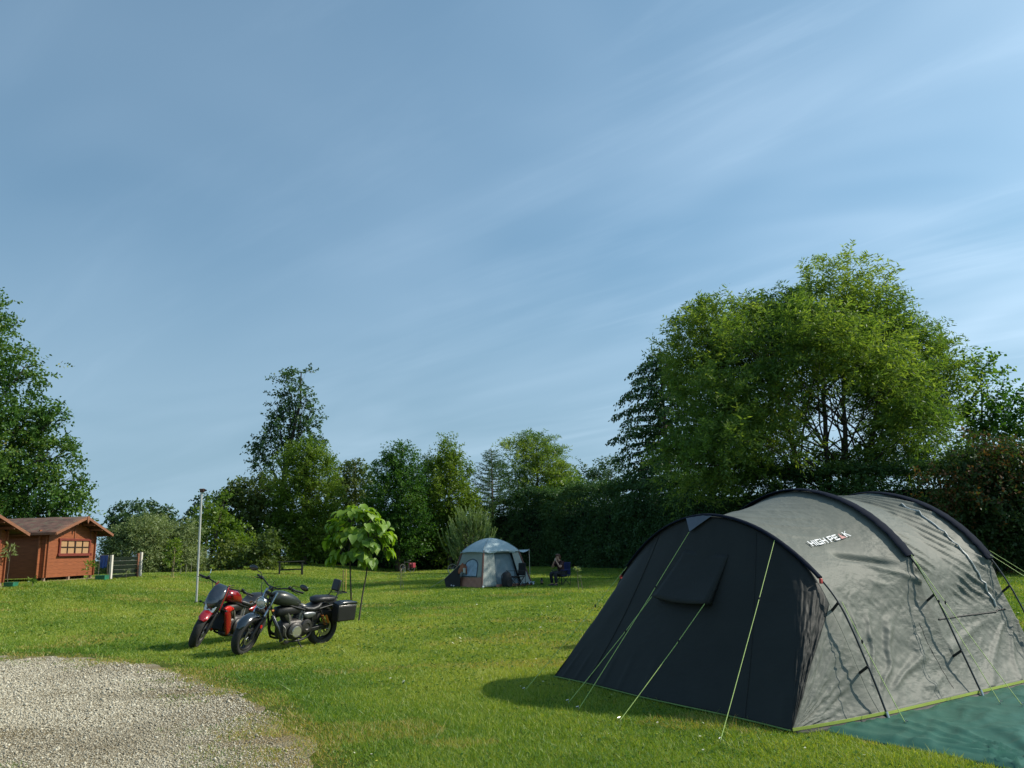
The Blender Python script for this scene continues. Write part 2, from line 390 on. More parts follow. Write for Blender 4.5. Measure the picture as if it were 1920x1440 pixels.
def make_grass():
    # density falls with distance, blades grow wider
    N = 4200000; d0, d1 = 4.4, 95.0; ex = 1.72
    u = RNG.random(N); p = 2 - ex; d = (d0 ** p + u * (d1 ** p - d0 ** p)) ** (1 / p)
    a = np.radians(RNG.uniform(-41, 41, N)); x = d * np.sin(a); y = d * np.cos(a)
    m = gravel_m(x, y); e = fbm(np.stack([x * 1.7, y * 1.7], 1), 4, 5)
    lim = 1.0 + .16 * (e - .5)
    pr = np.clip((m - lim + .01) * 9, 0, 1)
    weeds = (fbm(np.stack([x * .9 + 40, y * .9], 1), 4, 77) > .70) & (m > .3)
    pr = np.maximum(pr, weeds * .16)
    creep = (m > .86) & (m < 1.02) & (fbm(np.stack([x * 2.2 + 7, y * 2.2], 1), 3, 52) > .47)
    pr = np.maximum(pr, creep * np.clip((m - .86) * 3.2, 0, .5))
    keep = RNG.random(N) < pr
    # nothing grows through the tent floor or the groundsheet
    tx, ty = x - P1[0], y - P1[1]; ta = tx * TA[0] + ty * TA[1]; te = tx * TE[0] + ty * TE[1]
    # end wall base line runs from (ta,te) = (-1.06,.21) to (-.89,3.88)
    endl = -1.06 + .17 * (te - .21) / 3.67
    side = np.where(ta < 0, .21 * (-ta / 1.06), 0)
    keep &= ~((ta > endl + .02) & (ta < 4.3) & (te > side) & (te < 4.05))
    keep &= ~in_sheet(x, y)
    x, y, m, e = x[keep], y[keep], m[keep], e[keep]; n = len(x); d = np.hypot(x, y)
    z = ground_z(x, y)
    clump = fbm(np.stack([x * 2.6, y * 2.6], 1), 3, 9); patch = fbm(np.stack([x * .22, y * .22], 1), 4, 31); patch2 = fbm(np.stack([x * .8, y * .8], 1), 3, 47)
    h = RNG.lognormal(0, .35, n) * (.016 + .024 * clump) * np.clip(.85 + d / 60, .85, 1.5)
    h *= np.where(m < 1.06, .75, 1)
    w = .0027 * np.clip(d / 5.2, .9, 9) ** .92 * RNG.uniform(.7, 1.4, n)
    an = RNG.uniform(0, 6.283, n); bx, by = np.cos(an), np.sin(an)
    la = RNG.uniform(0, 6.283, n); lean = np.abs(RNG.normal(0, 1.1, n)); lx, ly = np.cos(la) * lean * h, np.sin(la) * lean * h
    V = np.empty((n, 3, 3), np.float32)
    V[:, 0] = np.stack([x - bx * w, y - by * w, z - .004], 1); V[:, 1] = np.stack([x + bx * w, y + by * w, z - .004], 1)
    V[:, 2] = np.stack([x + lx, y + ly, z + h], 1)
    tint = .40 + 1.15 * (patch - .5) + .55 * (patch2 - .5) + .30 * (clump - .5) + RNG.normal(0, .24, n)
    dry = np.clip(1 - np.abs(m - .985) / .085, 0, 1) ** .6 * RNG.random(n)
    tint = np.clip(tint, .02, .78)
    worn = fbm(np.stack([x * .45 + 21, y * .7 + 5], 1), 4, 83); dry = np.maximum(dry, (worn > .66) * RNG.random(n) * .62)
    tint = np.where((dry > .42) | (RNG.random(n) < .010), RNG.uniform(.86, 1, n), tint)
    F = np.arange(n * 3).reshape(-1, 3)
    global LEAF_K; LEAF_K = 1.42
    mt = leafy('grass blades', [(0, (.050, .120, .012)), (.3, (.110, .195, .020)), (.6, (.195, .262, .030)), (.8, (.285, .315, .06)), (.9, (.30, .24, .07)), (1, (.38, .29, .11))], trans=.45, gloss=.03, grough=.5, tcol=(1.25, 1.2, .4))
    o = np_mesh('grass', V.reshape(-1, 3), F, mt, attrs={'tint': np.repeat(tint, 3)})
    tag(o, 'short mown grass of the campsite lawn', None, None, 'stuff')
    # clover leaves and small flowers between the blades
    N = 46000; d = 4.6 + 24 * RNG.random(N) ** 1.3; a = np.radians(RNG.uniform(-40, 40, N)); x = d * np.sin(a); y = d * np.cos(a)
    k = (gravel_m(x, y) > 1.03) & (fbm(np.stack([x * .5, y * .5], 1), 3, 90) > .5) & ~in_sheet(x, y)
    tx, ty = x - P1[0], y - P1[1]; ta = tx * TA[0] + ty * TA[1]; te = tx * TE[0] + ty * TE[1]
    k &= ~((ta > -1.1) & (ta < 4.3) & (te > -.02) & (te < 4.05))
    x, y = x[k], y[k]; n = len(x); z = ground_z(x, y) + RNG.uniform(.02, .05, n); s = RNG.uniform(.008, .018, n) * np.clip(np.hypot(x, y) / 9, .8, 2)
    an = RNG.uniform(0, 6.28, n); V = np.empty((n, 4, 3)); t1 = RNG.normal(0, .3, n); t2 = RNG.normal(0, .3, n)
    for q, (i, j) in enumerate(((1, 0), (0, 1), (-1, 0), (0, -1))):
        dx = (i * np.cos(an) - j * np.sin(an)) * s; dy = (i * np.sin(an) + j * np.cos(an)) * s
        V[:, q] = np.stack([x + dx, y + dy, z + dx * t1 + dy * t2], 1)
    fl = RNG.random(n) < .012
    LEAF_K = 1.0
    mt = leafy('clover', [(0, (.05, .12, .02)), (.7, (.12, .20, .04)), (.85, (.75, .75, .62)), (1, (.7, .62, .12))], trans=.3, gloss=.01)
    o = np_mesh('clover', V.reshape(-1, 3), np.arange(n * 4).reshape(-1, 4), mt, attrs={'tint': np.repeat(np.where(fl, RNG.choice([.87, .87, 1.0], n), RNG.uniform(0, .7, n)), 4)})
    tag(o, 'low clover and daisies scattered through the lawn', None, None, 'stuff')
# ================================================================== big tunnel tent
P1 = np.array(spot(1668, 1352)); TA = np.array([.8412, .5408, 0]); TE = np.array([-.5408, .8412, 0]); LS = 1.61; TW = 4.08
T_ANG = math.atan2(TA[1], TA[0])
def tw(p):
    """tent coordinates (along, across, up) -> world"""
    p = np.asarray(p, float); return P1 + p[..., :1] * TA + p[..., 1:2] * TE + p[..., 2:3] * np.array([0, 0, 1.0])
def in_sheet(x, y):
    tx, ty = x - P1[0], y - P1[1]; ta = tx * TA[0] + ty * TA[1]; te = tx * TE[0] + ty * TE[1]
    return (ta > -.80 + .02 * np.sin(te * 5)) & (ta < 4.7) & (te > -2.4) & (te < .30)
def spline(pts, n):
    pts = np.array(pts, float); P = np.concatenate([[2 * pts[0] - pts[1]], pts, [2 * pts[-1] - pts[-2]]]); out = []
    for i in range(1, len(P) - 2):
        t = np.linspace(0, 1, 40, endpoint=False)[:, None]; a, b, c, d = P[i - 1], P[i], P[i + 1], P[i + 2]
        out.append(.5 * (2 * b + (c - a) * t + (2 * a - 5 * b + 4 * c - d) * t ** 2 + (3 * b - a - 3 * c + d) * t ** 3))
    out = np.concatenate(out + [pts[-1:]]); s = np.concatenate([[0], np.cumsum(np.linalg.norm(np.diff(out, axis=0), axis=1))])
    q = np.linspace(0, s[-1], n); return np.stack([np.interp(q, s, out[:, k]) for k in range(out.shape[1])], 1)
NV = 321
def arch(half):
    half = [tuple(p) for p in half]; full = half + [(TW - w, z) for w, z in half[-2::-1]]
    return spline(full, NV)
H1 = arch([(0, 0), (.15, .45), (.37, .98), (.64, 1.30), (1.0, 1.58), (1.34, 1.76), (1.7, 1.87), (2.04, 1.905)])
H2 = arch([(0, 0), (.16, .45), (.36, 1.0), (.59, 1.41), (.87, 1.74), (1.23, 2.0), (1.65, 2.165), (2.04, 2.22)])
H3 = H2 * np.array([1, .992])
VV = np.linspace(0, 1, NV)
def outward(C):
    t = np.gradient(C, axis=0); n = np.stack([-t[:, 1], t[:, 0]], 1); return n / np.linalg.norm(n, axis=1, keepdims=True)
def cloth(C):
    """fabric runs inside the exposed lower poles"""
    n = outward(C); z = C[:, 1]; ins = .105 * smooth((1.42 - z) / .5) * smooth((z + .25) / .6) + .012
    q = C - n * ins[:, None]; q[:, 1] = np.maximum(q[:, 1], .05); return q
C1, C2, C3 = cloth(H1), cloth(H2), cloth(H3)
def fly_mat(name, col, rough, bump, metal=0.0, spec=.14):
    m, nt, b = new_mat(name); L = nt.links.new
    tc = node(nt, 'ShaderNodeTexCoord')
    n1 = node(nt, 'ShaderNodeTexNoise'); n1.inputs['Scale'].default_value = 3.0; n1.inputs['Detail'].default_value = 6; L(tc.outputs['Object'], n1.inputs[0])
    r1 = node(nt, 'ShaderNodeValToRGB'); e = r1.color_ramp.elements; e[0].position = .3; e[1].position = .75
    e[0].color = (*[c * .9 for c in col], 1); e[1].color = (*[c * 1.08 for c in col], 1); L(n1.outputs[0], r1.inputs[0]); L(r1.outputs[0], b.inputs['Base Color'])
    b.inputs['Roughness'].default_value = rough; b.inputs['Specular IOR Level'].default_value = spec; b.inputs['Metallic'].default_value = metal
    hts = None
    for rot, sc, vs, k in (((0, rad(28), 0), (1, 1, 2.6), 6, 1.0), ((0, rad(-35), .3), (1, 1, 2.2), 11, .55), ((.4, rad(60), 0), (1.2, 1, 2.0), 21, .28)):
        mp = node(nt, 'ShaderNodeMapping'); mp.inputs['Rotation'].default_value = rot; mp.inputs['Scale'].default_value = sc; L(tc.outputs['Object'], mp.inputs[0])
        n2 = node(nt, 'ShaderNodeTexNoise'); n2.inputs['Scale'].default_value = 2.5; n2.inputs['Detail'].default_value = 3; L(mp.outputs[0], n2.inputs[0])
        ds = node(nt, 'ShaderNodeVectorMath', operation='MULTIPLY_ADD'); L(n2.outputs['Color'], ds.inputs[0]); ds.inputs[1].default_value = (.45, .45, .45); L(mp.outputs[0], ds.inputs[2])
        vo = node(nt, 'ShaderNodeTexVoronoi', feature='SMOOTH_F1'); vo.inputs['Scale'].default_value = vs; vo.inputs['Smoothness'].default_value = .15; L(ds.outputs[0], vo.inputs['Vector'])
        ad = node(nt, 'ShaderNodeMath', operation='MULTIPLY_ADD'); L(vo.outputs['Distance'], ad.inputs[0]); ad.inputs[1].default_value = k * .6
        if hts is None: ad.inputs[2].default_value = 0
        else: L(hts, ad.inputs[2])
        hts = ad.outputs[0]
    # creases come and go across the cloth
    n4 = node(nt, 'ShaderNodeTexNoise'); n4.inputs['Scale'].default_value = 1.6; n4.inputs['Detail'].default_value = 2; L(tc.outputs['Object'], n4.inputs[0])
    mr = node(nt, 'ShaderNodeMapRange'); mr.inputs[1].default_value = .38; mr.inputs[2].default_value = .62; mr.inputs[3].default_value = .25; mr.inputs[4].default_value = 1.0; L(n4.outputs[0], mr.inputs[0])
    ml = node(nt, 'ShaderNodeMath', operation='MULTIPLY'); L(mr.outputs[0], ml.inputs[0]); ml.inputs[1].default_value = bump
    bp = node(nt, 'ShaderNodeBump'); bp.inputs['Distance'].default_value = .028; L(ml.outputs[0], bp.inputs['Strength']); L(hts, bp.inputs['Height']); L(bp.outputs[0], b.inputs['Normal'])
    return m
M_FLY = fly_mat('grey flysheet', (.136, .145, .124), .55, .36)
M_BLACK = fly_mat('black tent cloth', (.026, .028, .0265), .55, .14)
M_SLEEVE = fly_mat('navy sleeve cloth', (.011, .015, .026), .8, .2, 0.0, .04)
M_HEM = plain('lime hem tape', (.34, .43, .07), .6, var=.1)
M_ROPE = plain('lime guy cord', (.36, .50, .13), .6, var=.15, vscale=60)
M_POLE = plain('dark pole', (.03, .035, .035), .3, .3, var=.3)
M_STEEL = plain('bright steel', (.55, .56, .57), .3, .9, var=.1)
M_STRAP = plain('black webbing', (.012, .013, .015), .7)
M_WHITE = plain('white print', (.80, .80, .80), .6, var=.03)
M_RED = plain('red print', (.50, .06, .05), .6, var=.05)

def ridges(P, seed, k=2.0):
    return (1 - np.abs(2 * fbm(P, 4, seed) - 1)) ** k
def wrinkle(a, w, z, seg):
    """height of the folds in the cloth, metres"""
    P = np.stack([a * 1.0, z * 1.0], -1).reshape(-1, 2); sh = a.shape
    def f(ax, az, s, k=2.0):
        q = np.stack([P[:, 0] * ax[0] + P[:, 1] * ax[1], P[:, 0] * az[0] + P[:, 1] * az[1]], 1); return ridges(q, s, k).reshape(sh)
    low = smooth((1.5 - z) / .6)
    d = .011 * f((.9, .5), (-2.6, 4.0), 3 + seg) * (0.35 + .65 * low)
    d += .006 * f((3, 1.6), (-5, 8), 40 + seg) * (.35 + .65 * low)
    d += .004 * f((9, 7), (-9, 10), 70 + seg, 1.5) * (.25 + .75 * low)
    d += .007 * f((5, 2.2), (-3, 13), 90 + seg, 3) * (.3 + .7 * low) + .006 * f((4, -3), (9, 8), 95 + seg, 4) * low
    return d - .02
def make_tent():
    T = thing('tunnel_tent', 'large grey and black tunnel tent with three arched poles and lime guy ropes', 'tent', tuple(P1), T_ANG)
    # flysheet: hoop 1 -> 2 -> 3
    NU = 110; rows = []; nv = NV
    for seg, (Ca, Cb) in enumerate(((C1, C2), (C2, C3))):
        u = np.linspace(0, 1, NU)[:, None]
        W = Ca[None, :, 0] * (1 - u) + Cb[None, :, 0] * u; Z = Ca[None, :, 1] * (1 - u) + Cb[None, :, 1] * u
        sag = 4 * u * (1 - u); cx = TW / 2
        top = smooth((Z - .5) / 1.2)
        Z = Z - .055 * sag * top - (0.05 * sag * (np.abs(VV - .5)[None] < 2)) * 0; W = W + (cx - W) * .035 * sag * smooth(Z / .6)
        A = np.broadcast_to((seg + u) * LS, W.shape)
        d = wrinkle(A + 3.1 * seg, W, Z, seg * 5) * smooth(np.minimum(u, 1 - u) / .10 + .15)
        # long tension folds fanning from the pole clips
        if seg == 1:
            ph = (A - LS) * .62 + Z * 1.0; mod = fbm(np.stack([(A * 2.2).ravel(), (Z * 3).ravel()], 1), 3, 61).reshape(A.shape)
            d = d + .030 * np.maximum(0, np.sin(ph * 44 + 5 * mod)) ** 2 * smooth((mod - .36) / .2) * smooth((Z - .76) / .25) * smooth((W < 2.2) * 1.0)
            d = d + .020 * np.maximum(0, np.sin(np.arctan2(Z - .8, LS * 2 - A + .1) * 22)) ** 3 * smooth((.7 - Z) / .15)
        else:
            mod = fbm(np.stack([(A * 1.8).ravel(), (Z * 2.4).ravel()], 1), 3, 62).reshape(A.shape); ang = np.arctan2(Z + .05, A + .08)
            d = d + .032 * np.maximum(0, np.sin(ang * 24 + 7 * mod)) ** 2 * smooth(A / .3) * smooth((1.5 - A) / .5) * smooth((1.0 - Z) / .35) * smooth((mod - .34) / .2)
            d = d + .024 * np.maximum(0, np.sin((Z + .30 * A) * 30 + 6 * mod)) ** 2 * smooth((mod - .42) / .15) * smooth((Z - .95) / .2) * smooth((1.75 - Z) / .2)
            d = d + .010 * np.maximum(0, np.sin((Z + .10 * A) * 52 + 5 * mod)) ** 2 * smooth((Z - 1.55) / .15) * smooth((1.35 - A) / .8)
            d = d - .05 * np.exp(-((Z - 1.42 + .16 * (A - .75)) / .030) ** 2) * smooth((A - .55) / .2) * smooth((1.45 - A) / .25)
        n_ = np.stack([outward(np.stack([W[i], Z[i]], 1)) for i in range(NU)])
        W = W + n_[..., 0] * d; Z = np.maximum(Z + n_[..., 1] * d * smooth((Z - .02) / .25), .04)
        G = np.stack([A, W, Z], -1); rows.append(G if seg == 0 else G[1:])
    G = np.concatenate(rows); FLY = G
    MB().grid(G[:, ::1]).build('flysheet', M_FLY, T, angle=180, solid=.004)
    # grey wedge panels between the first pole and the end wall, both sides
    kn = int(np.argmin(np.abs(C1[:NV // 2, 1] - .98))); A0 = np.array([-1.06, .21, .03]); B0 = np.array([-.893, 3.88, .03])
    mb = MB()
    for side, cor in ((0, A0), (1, B0)):
        C = C1[:kn + 1] if side == 0 else C1[::-1][:kn + 1]
        t = np.linspace(0, 1, 70)[:, None, None]
        base = np.concatenate([np.zeros((len(C), 1)), C], 1)[None]
        Pn = base * (1 - t) + cor[None, None] * t
        s = np.linspace(0, 1, len(C))[None, :] * np.ones((70, 1)); t1 = t[..., 0] * np.ones_like(s)
        dd = (ridges(np.stack([(s * 7 + t1 * .8).ravel(), (t1 * 1.6 + s * 2).ravel()], 1), 5).reshape(s.shape) * .026 + ridges(np.stack([(s * 16).ravel(), (t1 * 9).ravel()], 1), 15).reshape(s.shape) * .012) * np.sin(np.pi * np.clip(t1, 0, 1)) ** .6
        dd = dd * smooth(s / .1)
        Pn[..., 1] += (dd - .03 * np.sin(np.pi * t1)) * (-1 if side == 0 else 1)
        Pn[..., 2] = np.maximum(Pn[..., 2], .03)
        MB().grid(Pn if side else Pn[:, ::-1]).build('side_wedge', M_FLY, T, angle=180, solid=.004)
    # black sloping end wall
    Cw = C1[kn:NV - kn]; ns = len(Cw); s = np.linspace(0, 1, ns); sb = np.clip((s - .17) / .68, 0, 1); sb = smooth(sb) * .4 + sb * .6
    nt_ = 90; t = np.linspace(0, 1, nt_)[:, None, None]
    topc = np.concatenate([np.zeros((ns, 1)), Cw], 1); bot = A0 + (B0 - A0) * sb[:, None]
    bot[:, 0] += .05 * np.sin(sb * np.pi * 3) * .4
    Pn = topc[None] * (1 - t) + bot[None] * t; S = np.broadcast_to(s[None], Pn.shape[:2]); tt = t[..., 0] * np.ones_like(S)
    bow = np.sin(np.pi * tt) * .05 * np.sin(np.pi * S)
    edge = smooth((.22 - S) / .14) + smooth((S - .85) / .12)
    wr = (ridges(np.stack([(S * 34).ravel(), (tt * 3.2 + S * 6).ravel()], 1), 21).reshape(S.shape) * .028 + ridges(np.stack([(S * 60).ravel(), (tt * 9).ravel()], 1), 22).reshape(S.shape) * .014) * edge * np.sin(np.pi * tt) ** .5
    soft = (fbm(np.stack([(S * 5).ravel(), (tt * 2).ravel()], 1), 3, 25).reshape(S.shape) - .5) * .05 * np.sin(np.pi * tt)
    foot = .020 * np.maximum(0, np.sin(S * 74 + 6 * np.sin(S * 9))) ** 3 * smooth((tt - .72) / .28) * np.sin(np.pi * np.clip(tt, 0, 1)) ** .3
    soft = soft - foot + .010 * np.maximum(0, np.sin(S * 46 + 3 * tt)) ** 4 * smooth((.22 - tt) / .2) * smooth(tt / .05)
    Pn[..., 0] += bow - wr * .7 + soft; Pn[..., 2] += -bow * .3 + wr * .25; Pn[..., 1] -= wr * smooth((.3 - S) / .2) * .8
    Pn[..., 2] = np.maximum(Pn[..., 2], .02)
    END = Pn
    MB().grid(Pn).build('end_wall', M_BLACK, T, angle=180, solid=.003)
    for sv in (.30, .70):
        j = int(sv * (ns - 1)); MB().tube([tuple(Pn[i, j] + np.array([-.004, 0, .002])) for i in range(2, nt_, 3)], .0045, 5).build('wall_seam', M_BLACK, T)
    # rear wall, out of frame to the right
    t2 = np.linspace(0, 1, 20)[:, None, None]; b3 = np.concatenate([np.full((NV, 1), 2 * LS), C3], 1); b4 = b3.copy(); b4[:, 0] += .95 * np.clip(1 - (b3[:, 2] / 2.2) * 0, 0, 1); b4[:, 2] = .03; b4[:, 1] = .25 + (TW - .5) * VV
    Q = b3[None] * (1 - t2) + b4[None] * t2
    MB().grid(Q[::-1]).build('rear_wall', M_BLACK, T, angle=180, solid=.003)
    # canopy of the far side door held up on two poles
    ca = np.linspace(LS + .92, LS + 1.75, 14); cw = np.linspace(0, 1, 14)
    CP = np.array([[(a, 3.42 + 1.9 * q, 1.50 + .15 * q - .10 * math.sin(math.pi * q) + .03 * math.cos((a - LS - .77) * 4)) for q in cw] for a in ca])
    MB().grid(CP).build('door_canopy', M_FLY, T, solid=.004)
    for a in (LS + .94, LS + 1.73):
        MB().tube([(a, 5.30, 0), (a, 5.30, 1.655)], .009, 8).build('canopy_pole', M_STEEL, T)
    # poles, sleeves, straps
    for a, Hh, wid, zlo in ((0, H1, .035, 1.22), (LS, H2, .085, 1.38), (2 * LS, H3, .085, 1.30)):
        pts = [(a, w, z) for w, z in Hh[::3]]
        p = MB().tube(pts, .0095, 8).build('tent_pole', M_POLE, T)
        for wv in (Hh[0], Hh[-1]):
            sg = 1 if wv[0] < 1 else -1
            MB().tube([(a, wv[0] + sg * .02, .075), (a, wv[0], .0), (a, wv[0] - sg * .004, -.015)], .013, 8).build('pole_foot', M_STEEL, p)
        n = outward(Hh); idx = [i for i in range(NV) if Hh[i, 1] > zlo]; rings = []
        for i in idx:
            c = Hh[i]; ring = []
            fl = 1 + .10 * math.sin(i * .9) * math.sin(i * .37)
            for k in range(12):
                an = 2 * math.pi * k / 12; lx = math.cos(an) * wid * fl; ln = math.sin(an) * (.022 if math.sin(an) > 0 else .010) + .003
                ring.append((a + lx, c[0] + n[i, 0] * ln, c[1] + n[i, 1] * ln))
            rings.append(ring)
        MB().loft(rings).build('pole_sleeve', M_SLEEVE, T, angle=60)
        Cc = {0: C1, LS: C2, 2 * LS: C3}[a]
        for zc in (1.0, .45):
            for sd in (0, 1):
                j = int(np.argmin(np.abs(Hh[:NV // 2, 1] - zc))); j = NV - 1 - j if sd else j
                MB().tube([(a, Hh[j, 0] - n[j, 0] * -.006, Hh[j, 1]), (a + .01, Cc[j, 0] - n[j, 0] * .02, Cc[j, 1] - .05)], .013, 6).build('clip_strap', M_STRAP, T)
    # triangular reinforcement at the crown of the first pole + red corner patches
    top = END[0, ns // 2]; k = ns // 2
    q = [END[0, k - 9], END[0, k], END[0, k + 13], END[8, k + 7]]
    MB().add([tuple(np.array(p) + (-.03, 0, .016)) for p in q], [(0, 1, 3), (1, 2, 3)]).build('crown_patch', plain('grey blue patch', (.10, .12, .16), .6), T, smooth=False, solid=.005)
    for j in (int(np.argmin(np.abs(H1[:NV // 2, 1] - 1.2))), NV - 1 - int(np.argmin(np.abs(H1[:NV // 2, 1] - 1.2)))):
        MB().box((-.02, H1[j, 0], H1[j, 1]), (.03, .025, .05)).build('red_tab', M_RED, T, bevel=.005)
    # hems
    nb = FLY[:, 0]; hem = [tuple(p + np.array([0, -.012, .004])) for p in nb[::4]]
    hw = [tuple(A0 * (1 - q) + np.array([0, C1[0, 0] - .012, .054]) * q + np.array([0, -.01 - .02 * math.sin(q * 3.1), .012])) for q in np.linspace(0, 1, 14)]
    def band(pts, hh):
        mb = MB(); V = []; F = []
        for p in pts: V += [(p[0], p[1] - .002, p[2] - hh), (p[0], p[1] - .002, p[2] + hh), (p[0], p[1] + .004, p[2] + hh), (p[0], p[1] + .004, p[2] - hh)]
        for i in range(len(pts) - 1):
            for k_ in range(4): F.append((i * 4 + k_, i * 4 + (k_ + 1) % 4, i * 4 + 4 + (k_ + 1) % 4, i * 4 + 4 + k_))
        return mb.add(V, F)
    band(hw + hem, .012).build('hem', M_HEM, T)
    eh = [tuple(p + np.array([-.014, 0, .004])) for p in END[-1, ::4]]
    MB().tube(eh, .007, 6).build('end_hem', plain('dark lime hem', (.17, .27, .07), .7), T)
    sk = MB(); low = [tuple(p) for p in hw + hem]
    V = []; F = []
    for i, p in enumerate(low): V += [(p[0], p[1] + .012, p[2] - .006), (p[0], p[1] - .035 + .012 * math.sin(i * 1.7), .007)]
    for i in range(len(low) - 1): F.append((2 * i, 2 * i + 1, 2 * i + 3, 2 * i + 2))
    sk.add(V, F).build('mud_skirt', M_STRAP, T, solid=.003)
    # window seam and folded cover on the rear segment; seam on the front one
    def on_fly(a, z, off=.006):
        i = int(round(a / (2 * LS) * (FLY.shape[0] - 1))); i = min(max(i, 0), FLY.shape[0] - 1); j = int(np.argmin(np.abs(FLY[i, :NV // 2, 2] - z)))
        p = FLY[i, j]; nn = outward(FLY[i][:, 1:])[j]; return np.array([p[0], p[1] + nn[0] * off, p[2] + nn[1] * off])
    L1 = [on_fly(2 * LS - .30 + .05 * math.sin(z * 3), z, .012) for z in np.linspace(2.02, .78, 40)]
    rr = [.006 + .008 * abs(math.sin(i * 1.3)) * (1 if i < 12 or i > 30 else .5) for i in range(40)]
    MB().tube(L1, rr, 8).build('window_zip', plain('pale rolled cloth', (.42, .44, .42), .45), T)
    L2 = [on_fly(a, .74 + .02 * math.sin(a * 2), .008) for a in np.linspace(LS + .06, 2 * LS - .12, 30)]
    MB().tube(L2, .008, 6).build('window_hem', M_STRAP, T)
    L3 = [on_fly(LS - .28, z, .002) for z in np.linspace(.72, .10, 24)]
    MB().tube(L3, .0035, 5).build('panel_seam', M_STRAP, T)
    # vent hood on the end wall
    PX, PY = project(tw(END))
    def on_end(px, py):
        i = np.argmin((PX - px) ** 2 + (PY - py) ** 2); return END.reshape(-1, 3)[i]
    tl, tr, bl, br = on_end(1284, 1030), on_end(1366, 1040), on_end(1235, 1122), on_end(1333, 1138)
    up = np.array([-.75, 0, .25]); gr = []
    for q in np.linspace(0, 1, 12):
        row = []
        for r in np.linspace(0, 1, 16):
            p = (tl * (1 - r) + tr * r) * (1 - q) + (bl * (1 - r) + br * r) * q
            row.append(p + up * (.010 + .12 * q ** 1.6 + .02 * q * math.sin(math.pi * r)) + np.array([0, 0, -.03 * q * math.sin(math.pi * r)]))
        gr.append(row)
    MB().grid(np.array(gr)).build('vent_hood', M_BLACK, T, solid=.006)
    for k_ in (0, 15):
        row = [gr[i][k_] for i in range(12)]; base = [(tl if k_ == 0 else tr) * (1 - q) + (bl if k_ == 0 else br) * q for q in np.linspace(0, 1, 12)]
        MB().grid(np.array([row, base])).build('hood_gusset', M_BLACK, T, solid=.004)
    hl, hr = np.array(gr[-1][0]), np.array(gr[-1][-1])
    # guy ropes with pegs
    def loc(px, py):
        w_ = np.array(spot(px, py)) - P1; return np.array([w_ @ TA, w_ @ TE, w_[2]])
    j1 = int(np.argmin(np.abs(H1[:NV // 2, 1] - 1.60))); jf = NV - 1 - int(np.argmin(np.abs(H1[:NV // 2, 1] - 1.33)))
    j2 = int(np.argmin(np.abs(H2[:NV // 2, 1] - 1.40)))
    j3 = int(np.argmin(np.abs(H3[:NV // 2, 1] - 1.36)))
    crown = END[8, k + 7] + np.array([-.035, 0, .01])
    ropes = [(crown, loc(1085, 1335)), (hl, loc(1066, 1322)), (hr, loc(1163, 1356)), (np.array([-.03, *H1[j1]]), loc(1351, 1396)),
             (np.array([-.02, *H1[jf]]), loc(984, 1299)), (np.array([.03, H1[int(j1 * .55), 0] - .02, H1[int(j1 * .55), 1]]), loc(1699, 1363)),
             (np.array([LS, H2[j2, 0] - .03, H2[j2, 1]]), loc(1877, 1325)), (np.array([LS, H2[j2, 0] - .03, H2[j2, 1] - .01]), loc(1918, 1329)),
             (np.array([2 * LS, H3[j3, 0] - .03, H3[j3, 1] + .05]), np.array([2 * LS + .9, -1.0, 0])), (np.array([2 * LS, H3[j3, 0] - .03, H3[j3, 1]]), np.array([2 * LS + 1.6, -.5, 0])),
             (np.array([LS, *H2[NV - 1 - j2]]), np.array([LS - .2, TW + 1.3, 0]))]
    for a, b in ropes:
        b = np.array(b); b[2] = max(b[2], 0) + .025
        m = a * .62 + b * .38 + np.array([0, 0, -.012])
        o = MB().tube([a, a * .8 + b * .2 + np.array([0, 0, -.006]), m, b * .85 + a * .15 + np.array([0, 0, -.006]), b], .0035, 6).build('guy_rope', M_ROPE, T)
        MB().ball(tuple(a * .66 + b * .34 + np.array([0, 0, -.010])), (.010, .010, .022), 8, 6).build('rope_slider', M_STRAP, o)
        dirv = (a - b); dirv[2] = 0; dirv = dirv / np.linalg.norm(dirv)
        e0 = b - np.array([0, 0, .02])
        MB().tube([e0 + np.array([0, 0, .045]) - dirv * .03, e0 + np.array([0, 0, .05]), e0 + np.array([0, 0, .02]), e0 + dirv * .06 - np.array([0, 0, .06])], .0045, 6).build('tent_peg', M_STEEL, o)
    # lettering on the front segment, letters drawn as strokes and laid on the cloth
    FX, FY = project(tw(FLY[:, :NV // 2]))
    def uv(px, py):
        i = np.unravel_index(np.argmin((FX - px) ** 2 + (FY - py) ** 2), FX.shape); return FLY[i[0], i[1], 0], i[0], i[1]
    a0, i0, j0 = uv(1522, 1027); a1, i1, j1_ = uv(1596, 1006); _, _, jt = uv(1515, 1018.5)
    h_ = .085
    def on_cloth(a, hgt):
        fi = a / (2 * LS) * (FLY.shape[0] - 1); i = int(fi); f = fi - i; i = min(max(i, 0), FLY.shape[0] - 2)
        col = FLY[i, :NV // 2] * (1 - f) + FLY[i + 1, :NV // 2] * f
        s_ = np.concatenate([[0], np.cumsum(np.linalg.norm(np.diff(col[:, 1:], axis=0), axis=1))])
        s0 = np.interp((a - a0) / max(a1 - a0, .01), [0, 1], [np.interp(j0, range(len(s_)), s_), np.interp(j1_, range(len(s_)), s_)])
        q = s0 + hgt; p = np.array([np.interp(q, s_, col[:, k_]) for k_ in range(3)])
        nn = outward(FLY[i][:, 1:]); jj = int(np.interp(q, s_, range(len(s_)))); nn = nn[jj]
        return p + np.array([0, nn[0], nn[1]]) * .020
    st = .20
